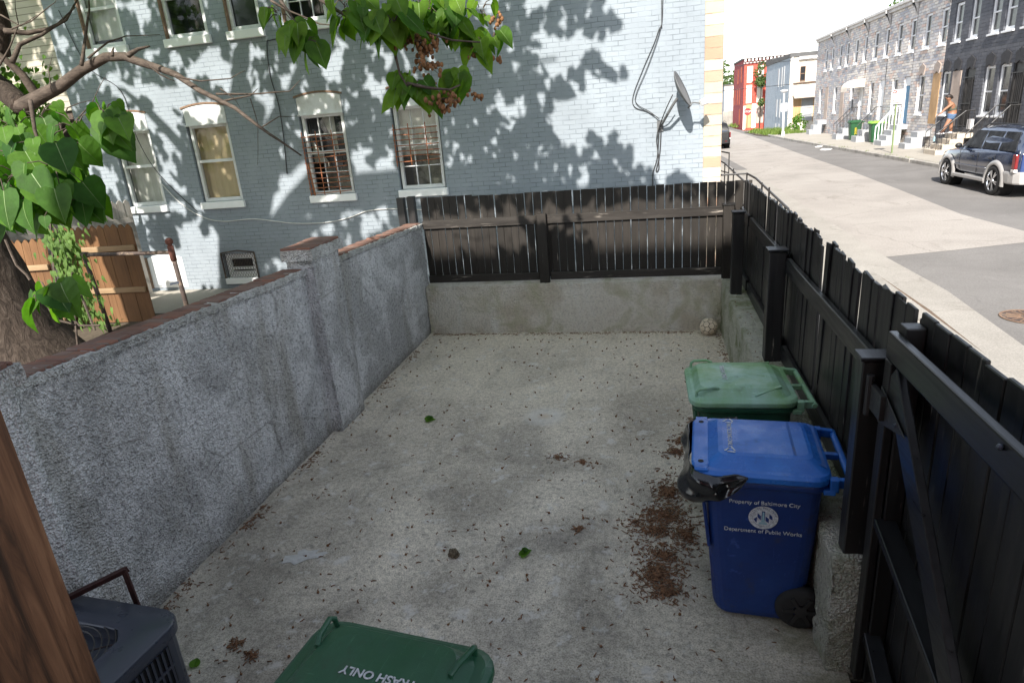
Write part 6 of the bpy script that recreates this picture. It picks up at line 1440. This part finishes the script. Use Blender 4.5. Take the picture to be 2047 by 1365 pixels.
pe = thing('person', 'person in olive top and denim shorts leaning over the handrail on the steps', 'person', (11.62, 30.2, 1.105), R_(0)); pe.scale = (1.12,1.12,.88)
J = [((0,0,.80),.155),((.01,-.02,.92),.145),((-.04,-.04,1.10),.135),((-.10,-.05,1.26),.13),((-.14,-.06,1.36),.06),((-.18,-.08,1.44),.055),
     ((-.20,-.09,1.52),.085),((-.23,-.11,1.60),.085),
     ((-.10,-.19,1.29),.062),((-.32,-.24,1.10),.048),((-.45,-.28,.94),.036),((-.52,-.30,.89),.030),
     ((-.05,.13,1.29),.062),((.12,.20,1.10),.047),((.14,.10,.90),.036),((.13,.04,.82),.030),
     ((-.03,-.10,.74),.105),((-.16,-.13,.45),.068),((-.24,-.14,.22),.056),((-.28,-.14,.08),.038),((-.38,-.15,.04),.034),
     ((.02,.11,.74),.105),((.06,.12,.45),.068),((.08,.12,.22),.056),((.09,.12,.08),.038),((.0,.11,.04),.034)]
B = [(0,1),(1,2),(2,3),(3,4),(4,5),(5,6),(6,7),(3,8),(8,9),(9,10),(10,11),(3,12),(12,13),(13,14),(14,15),(0,16),(16,17),(17,18),(18,19),(19,20),(0,21),(21,22),(22,23),(23,24),(24,25)]
bd = skin('body', J, B, M['skin'], pe)
for (hx, hy, hz), dirv in (((-.52,-.30,.89), Vector((-.8,-.2,-.5))), ((.13,.04,.82), Vector((-.1,-.2,-1)))):
    for k in range(4):
        sd_ = Vector((0,1,0))*(k-1.5)*.02; p0 = Vector((hx,hy,hz))+sd_; L = (.07,.085,.08,.06)[k]; d = dirv.normalized()
        mb = MB(); mb.tube([p0, p0+d*L*.6, p0+d*L+Vector((0,0,-.02))], [.010,.009,.007], 5); mb.build('finger', M['skin'], bd, smooth=True)
    mb = MB(); p0 = Vector((hx,hy,hz)); mb.tube([p0+Vector((0,.02,0)), p0+Vector((-.03,.05,-.02)), p0+Vector((-.05,.05,-.04))], [.012,.010,.008], 5); mb.build('thumb', M['skin'], bd, smooth=True)
skin('shorts', [((0,0,.82),.17),((.01,-.02,.93),.155),((-.035,-.105,.70),.125),((-.09,-.115,.58),.105),((.025,.115,.70),.125),((.045,.12,.58),.105)], [(0,1),(0,2),(2,3),(0,4),(4,5)], M['denim'], pe)
skin('vest_top', [((.01,-.02,.94),.158),((-.04,-.04,1.10),.148),((-.10,-.05,1.25),.142),((-.11,-.12,1.33),.05),((-.09,.03,1.33),.05)], [(0,1),(1,2),(2,3),(2,4)], M['tank'], pe)
mb = MB(); mb.sphere((-.20,-.075,1.60), .112, 12, 8, (1,.95,1.0)); mb.sphere((-.13,-.05,1.57), .09, 10, 7); lump(mb, .012, 18); mb.build('hair', M['hair'], pe, smooth=True)
mb = MB(); mb.sphere((-.295,-.125,1.575), .02, 7, 5, (1.2,.7,1)); 
mb.build('nose', M['skin'], bd, smooth=True)
for dy in (-.035,.03):
    mb = MB(); mb.sphere((-.285,-.12+dy,1.605), .011, 7, 5); mb.build('eye', M['hair'], bd)
for x, y in ((-.33,-.145),(.045,.115)):
    mb = MB(); mb.sphere((x,y,.035), .14, 12, 7, (1.0,.40,.33)); mb.v = [Vector((p.x,p.y,max(p.z,.0))) for p in mb.v]; mb.build('shoe', M['shoe'], pe, smooth=True)
# small things on that stoop
mb = MB(); mb.tube([(11.36,30.9,.80),(11.36,30.9,.95),(11.36,30.9,.98),(11.36,30.9,1.01)], [.035,.035,.015,.015], 10); o = mb.build('water_bottle', M['lid_patch']); tag(o, 'pale blue water bottle standing on the stone steps', 'bottle')
mb = MB(); mb.box(12.1,12.2,29.6,29.95,1.25,1.62); o = mb.build('meter_box', M['sign_white']); tag(o, 'small white board leaning beside the open barred door', 'board')
# ------------------------------------------------------------------ wires, grass, far trees
for lab, a, b, sag in (('thin overhead wire crossing the street, upper', (2.0,60,6.0),(20,62,6.3),.3), ('thin overhead wire crossing the street, lower', (2.0,60,4.05),(20,62,4.35),.15)):
    a = Vector(a); b = Vector(b); mb = MB(); mb.tube([a.lerp(b,i/12)-Vector((0,0,sag*4*(i/12)*(1-i/12))) for i in range(13)], .022, 5); o = mb.build('overhead_wire', M['cable']); tag(o, lab, 'wire')
gv = MB()
def tuft(x, y, z, h, n):
    for _ in range(n):
        a = rnd.uniform(0,6.28); b = Vector((x+rnd.gauss(0,.12), y+rnd.gauss(0,.12), z)); tip = b+Vector((math.cos(a)*h*.5, math.sin(a)*h*.5, h*rnd.uniform(.6,1))); s_ = Vector((-math.sin(a), math.cos(a),0))*h*.09
        gv.add([b-s_, b+s_, tip], [(0,1,2)])
for k in range(520):
    y = rnd.uniform(56.3,66); x = rnd.uniform(9.2, 11.6) - (y-56)*.06
    tuft(x, y, .25, rnd.uniform(.12,.5), 7)
for k in range(60): tuft(rnd.uniform(9.5,10.3), rnd.uniform(84,92), .2, rnd.uniform(.2,.6), 7)
for k in range(40):
    y = rnd.uniform(20,52); tuft(10.15-(y-20)*.035+.1, y, .33, rnd.uniform(.03,.12), 5)
o = gv.build('verge_grass', M['grass'], fixn=False); tag(o, 'rough grass and weeds on the verge at the far corner', 'grass', kind='stuff')
mb = MB(); mb.prism([(9.2,55.5),(11.7,56),(11.7,66.5),(8.6,67.5),(8.5,60)], .1, .26, lambda a,b,d: (a,b,d)); tag(mb.build('verge', M['soil']), kind='structure')
def bush(name, label, c_, r, n, mat, L, trunk_h=0, sq=(1,1,1), cat='tree', group=None):
    t_ = thing(name, label, cat, (c_[0],c_[1],0), 0, group); mb = MB(); cs = [(Vector((rnd.gauss(0,.5)*sq[0],rnd.gauss(0,.5)*sq[1],rnd.gauss(0,.45)*sq[2]))*r, r*rnd.uniform(.3,.55)) for _ in range(9)]
    for _ in range(n):
        q, rr = rnd.choice(cs); v_ = Vector((rnd.gauss(0,1),rnd.gauss(0,1),rnd.gauss(0,1))).normalized()*rr*rnd.uniform(.6,1.05)
        leaf(mb, Vector((0,0,c_[2]))+q+v_, Vector((rnd.uniform(-1,1),rnd.uniform(-1,1),-.6)), v_+Vector((0,0,.4)), L*rnd.uniform(.6,1.2), .1, .1, .9, True)
    mb.build('crown', M[mat], t_, fixn=False)
    mb = MB(); mb.tube(wob([(0,0,.1),(.05,0,c_[2]*.5),(0,.05,c_[2])],.06,3), lerp_r([.09*r,.07*r,.03*r],3), 7); mb.build('trunk', M['bark'], t_); return t_
bush('climbing_shrub', 'reddish green climber on the red brick building by the blue grey wall', (11.55,79.8,5.0), 1.0, 900, 'far_leaf', .22, sq=(.5,.5,2.4), cat='shrub')
bush('green_bush', 'bright green bush before the cream shopfront', (12.0,62.3,.75), .75, 500, 'ivy', .18, cat='bush')
bush('street_tree', 'distant tree left of the red brick building', (10.3,112,7.0), 2.6, 500, 'far_leaf', .5)
bush('street_tree', 'low distant tree over the pale far building', (9.6,125,5.3), 2.4, 500, 'far_leaf', .5)
bush('street_tree', 'tree top showing behind the stone row house roofs', (17.5,52,7.6), 1.5, 350, 'far_leaf', .3)
bush('street_tree', 'small tree top behind the roof near the awning house', (17.0,44.5,8.0), 1.4, 300, 'far_leaf', .3)
for lab, x, y, s in (('scrap of white litter on the asphalt by the far kerb', 9.0, 38.5, .2), ('crumpled pale paper by the far kerb', 9.2, 41, .15)):
    mb = MB(); mb.sphere((x,y,.22), s, 7, 5, (1.6,1,.3)); lump(mb,.05,5); o = mb.build('litter_scrap', M['sign_white']); tag(o, lab, 'litter')
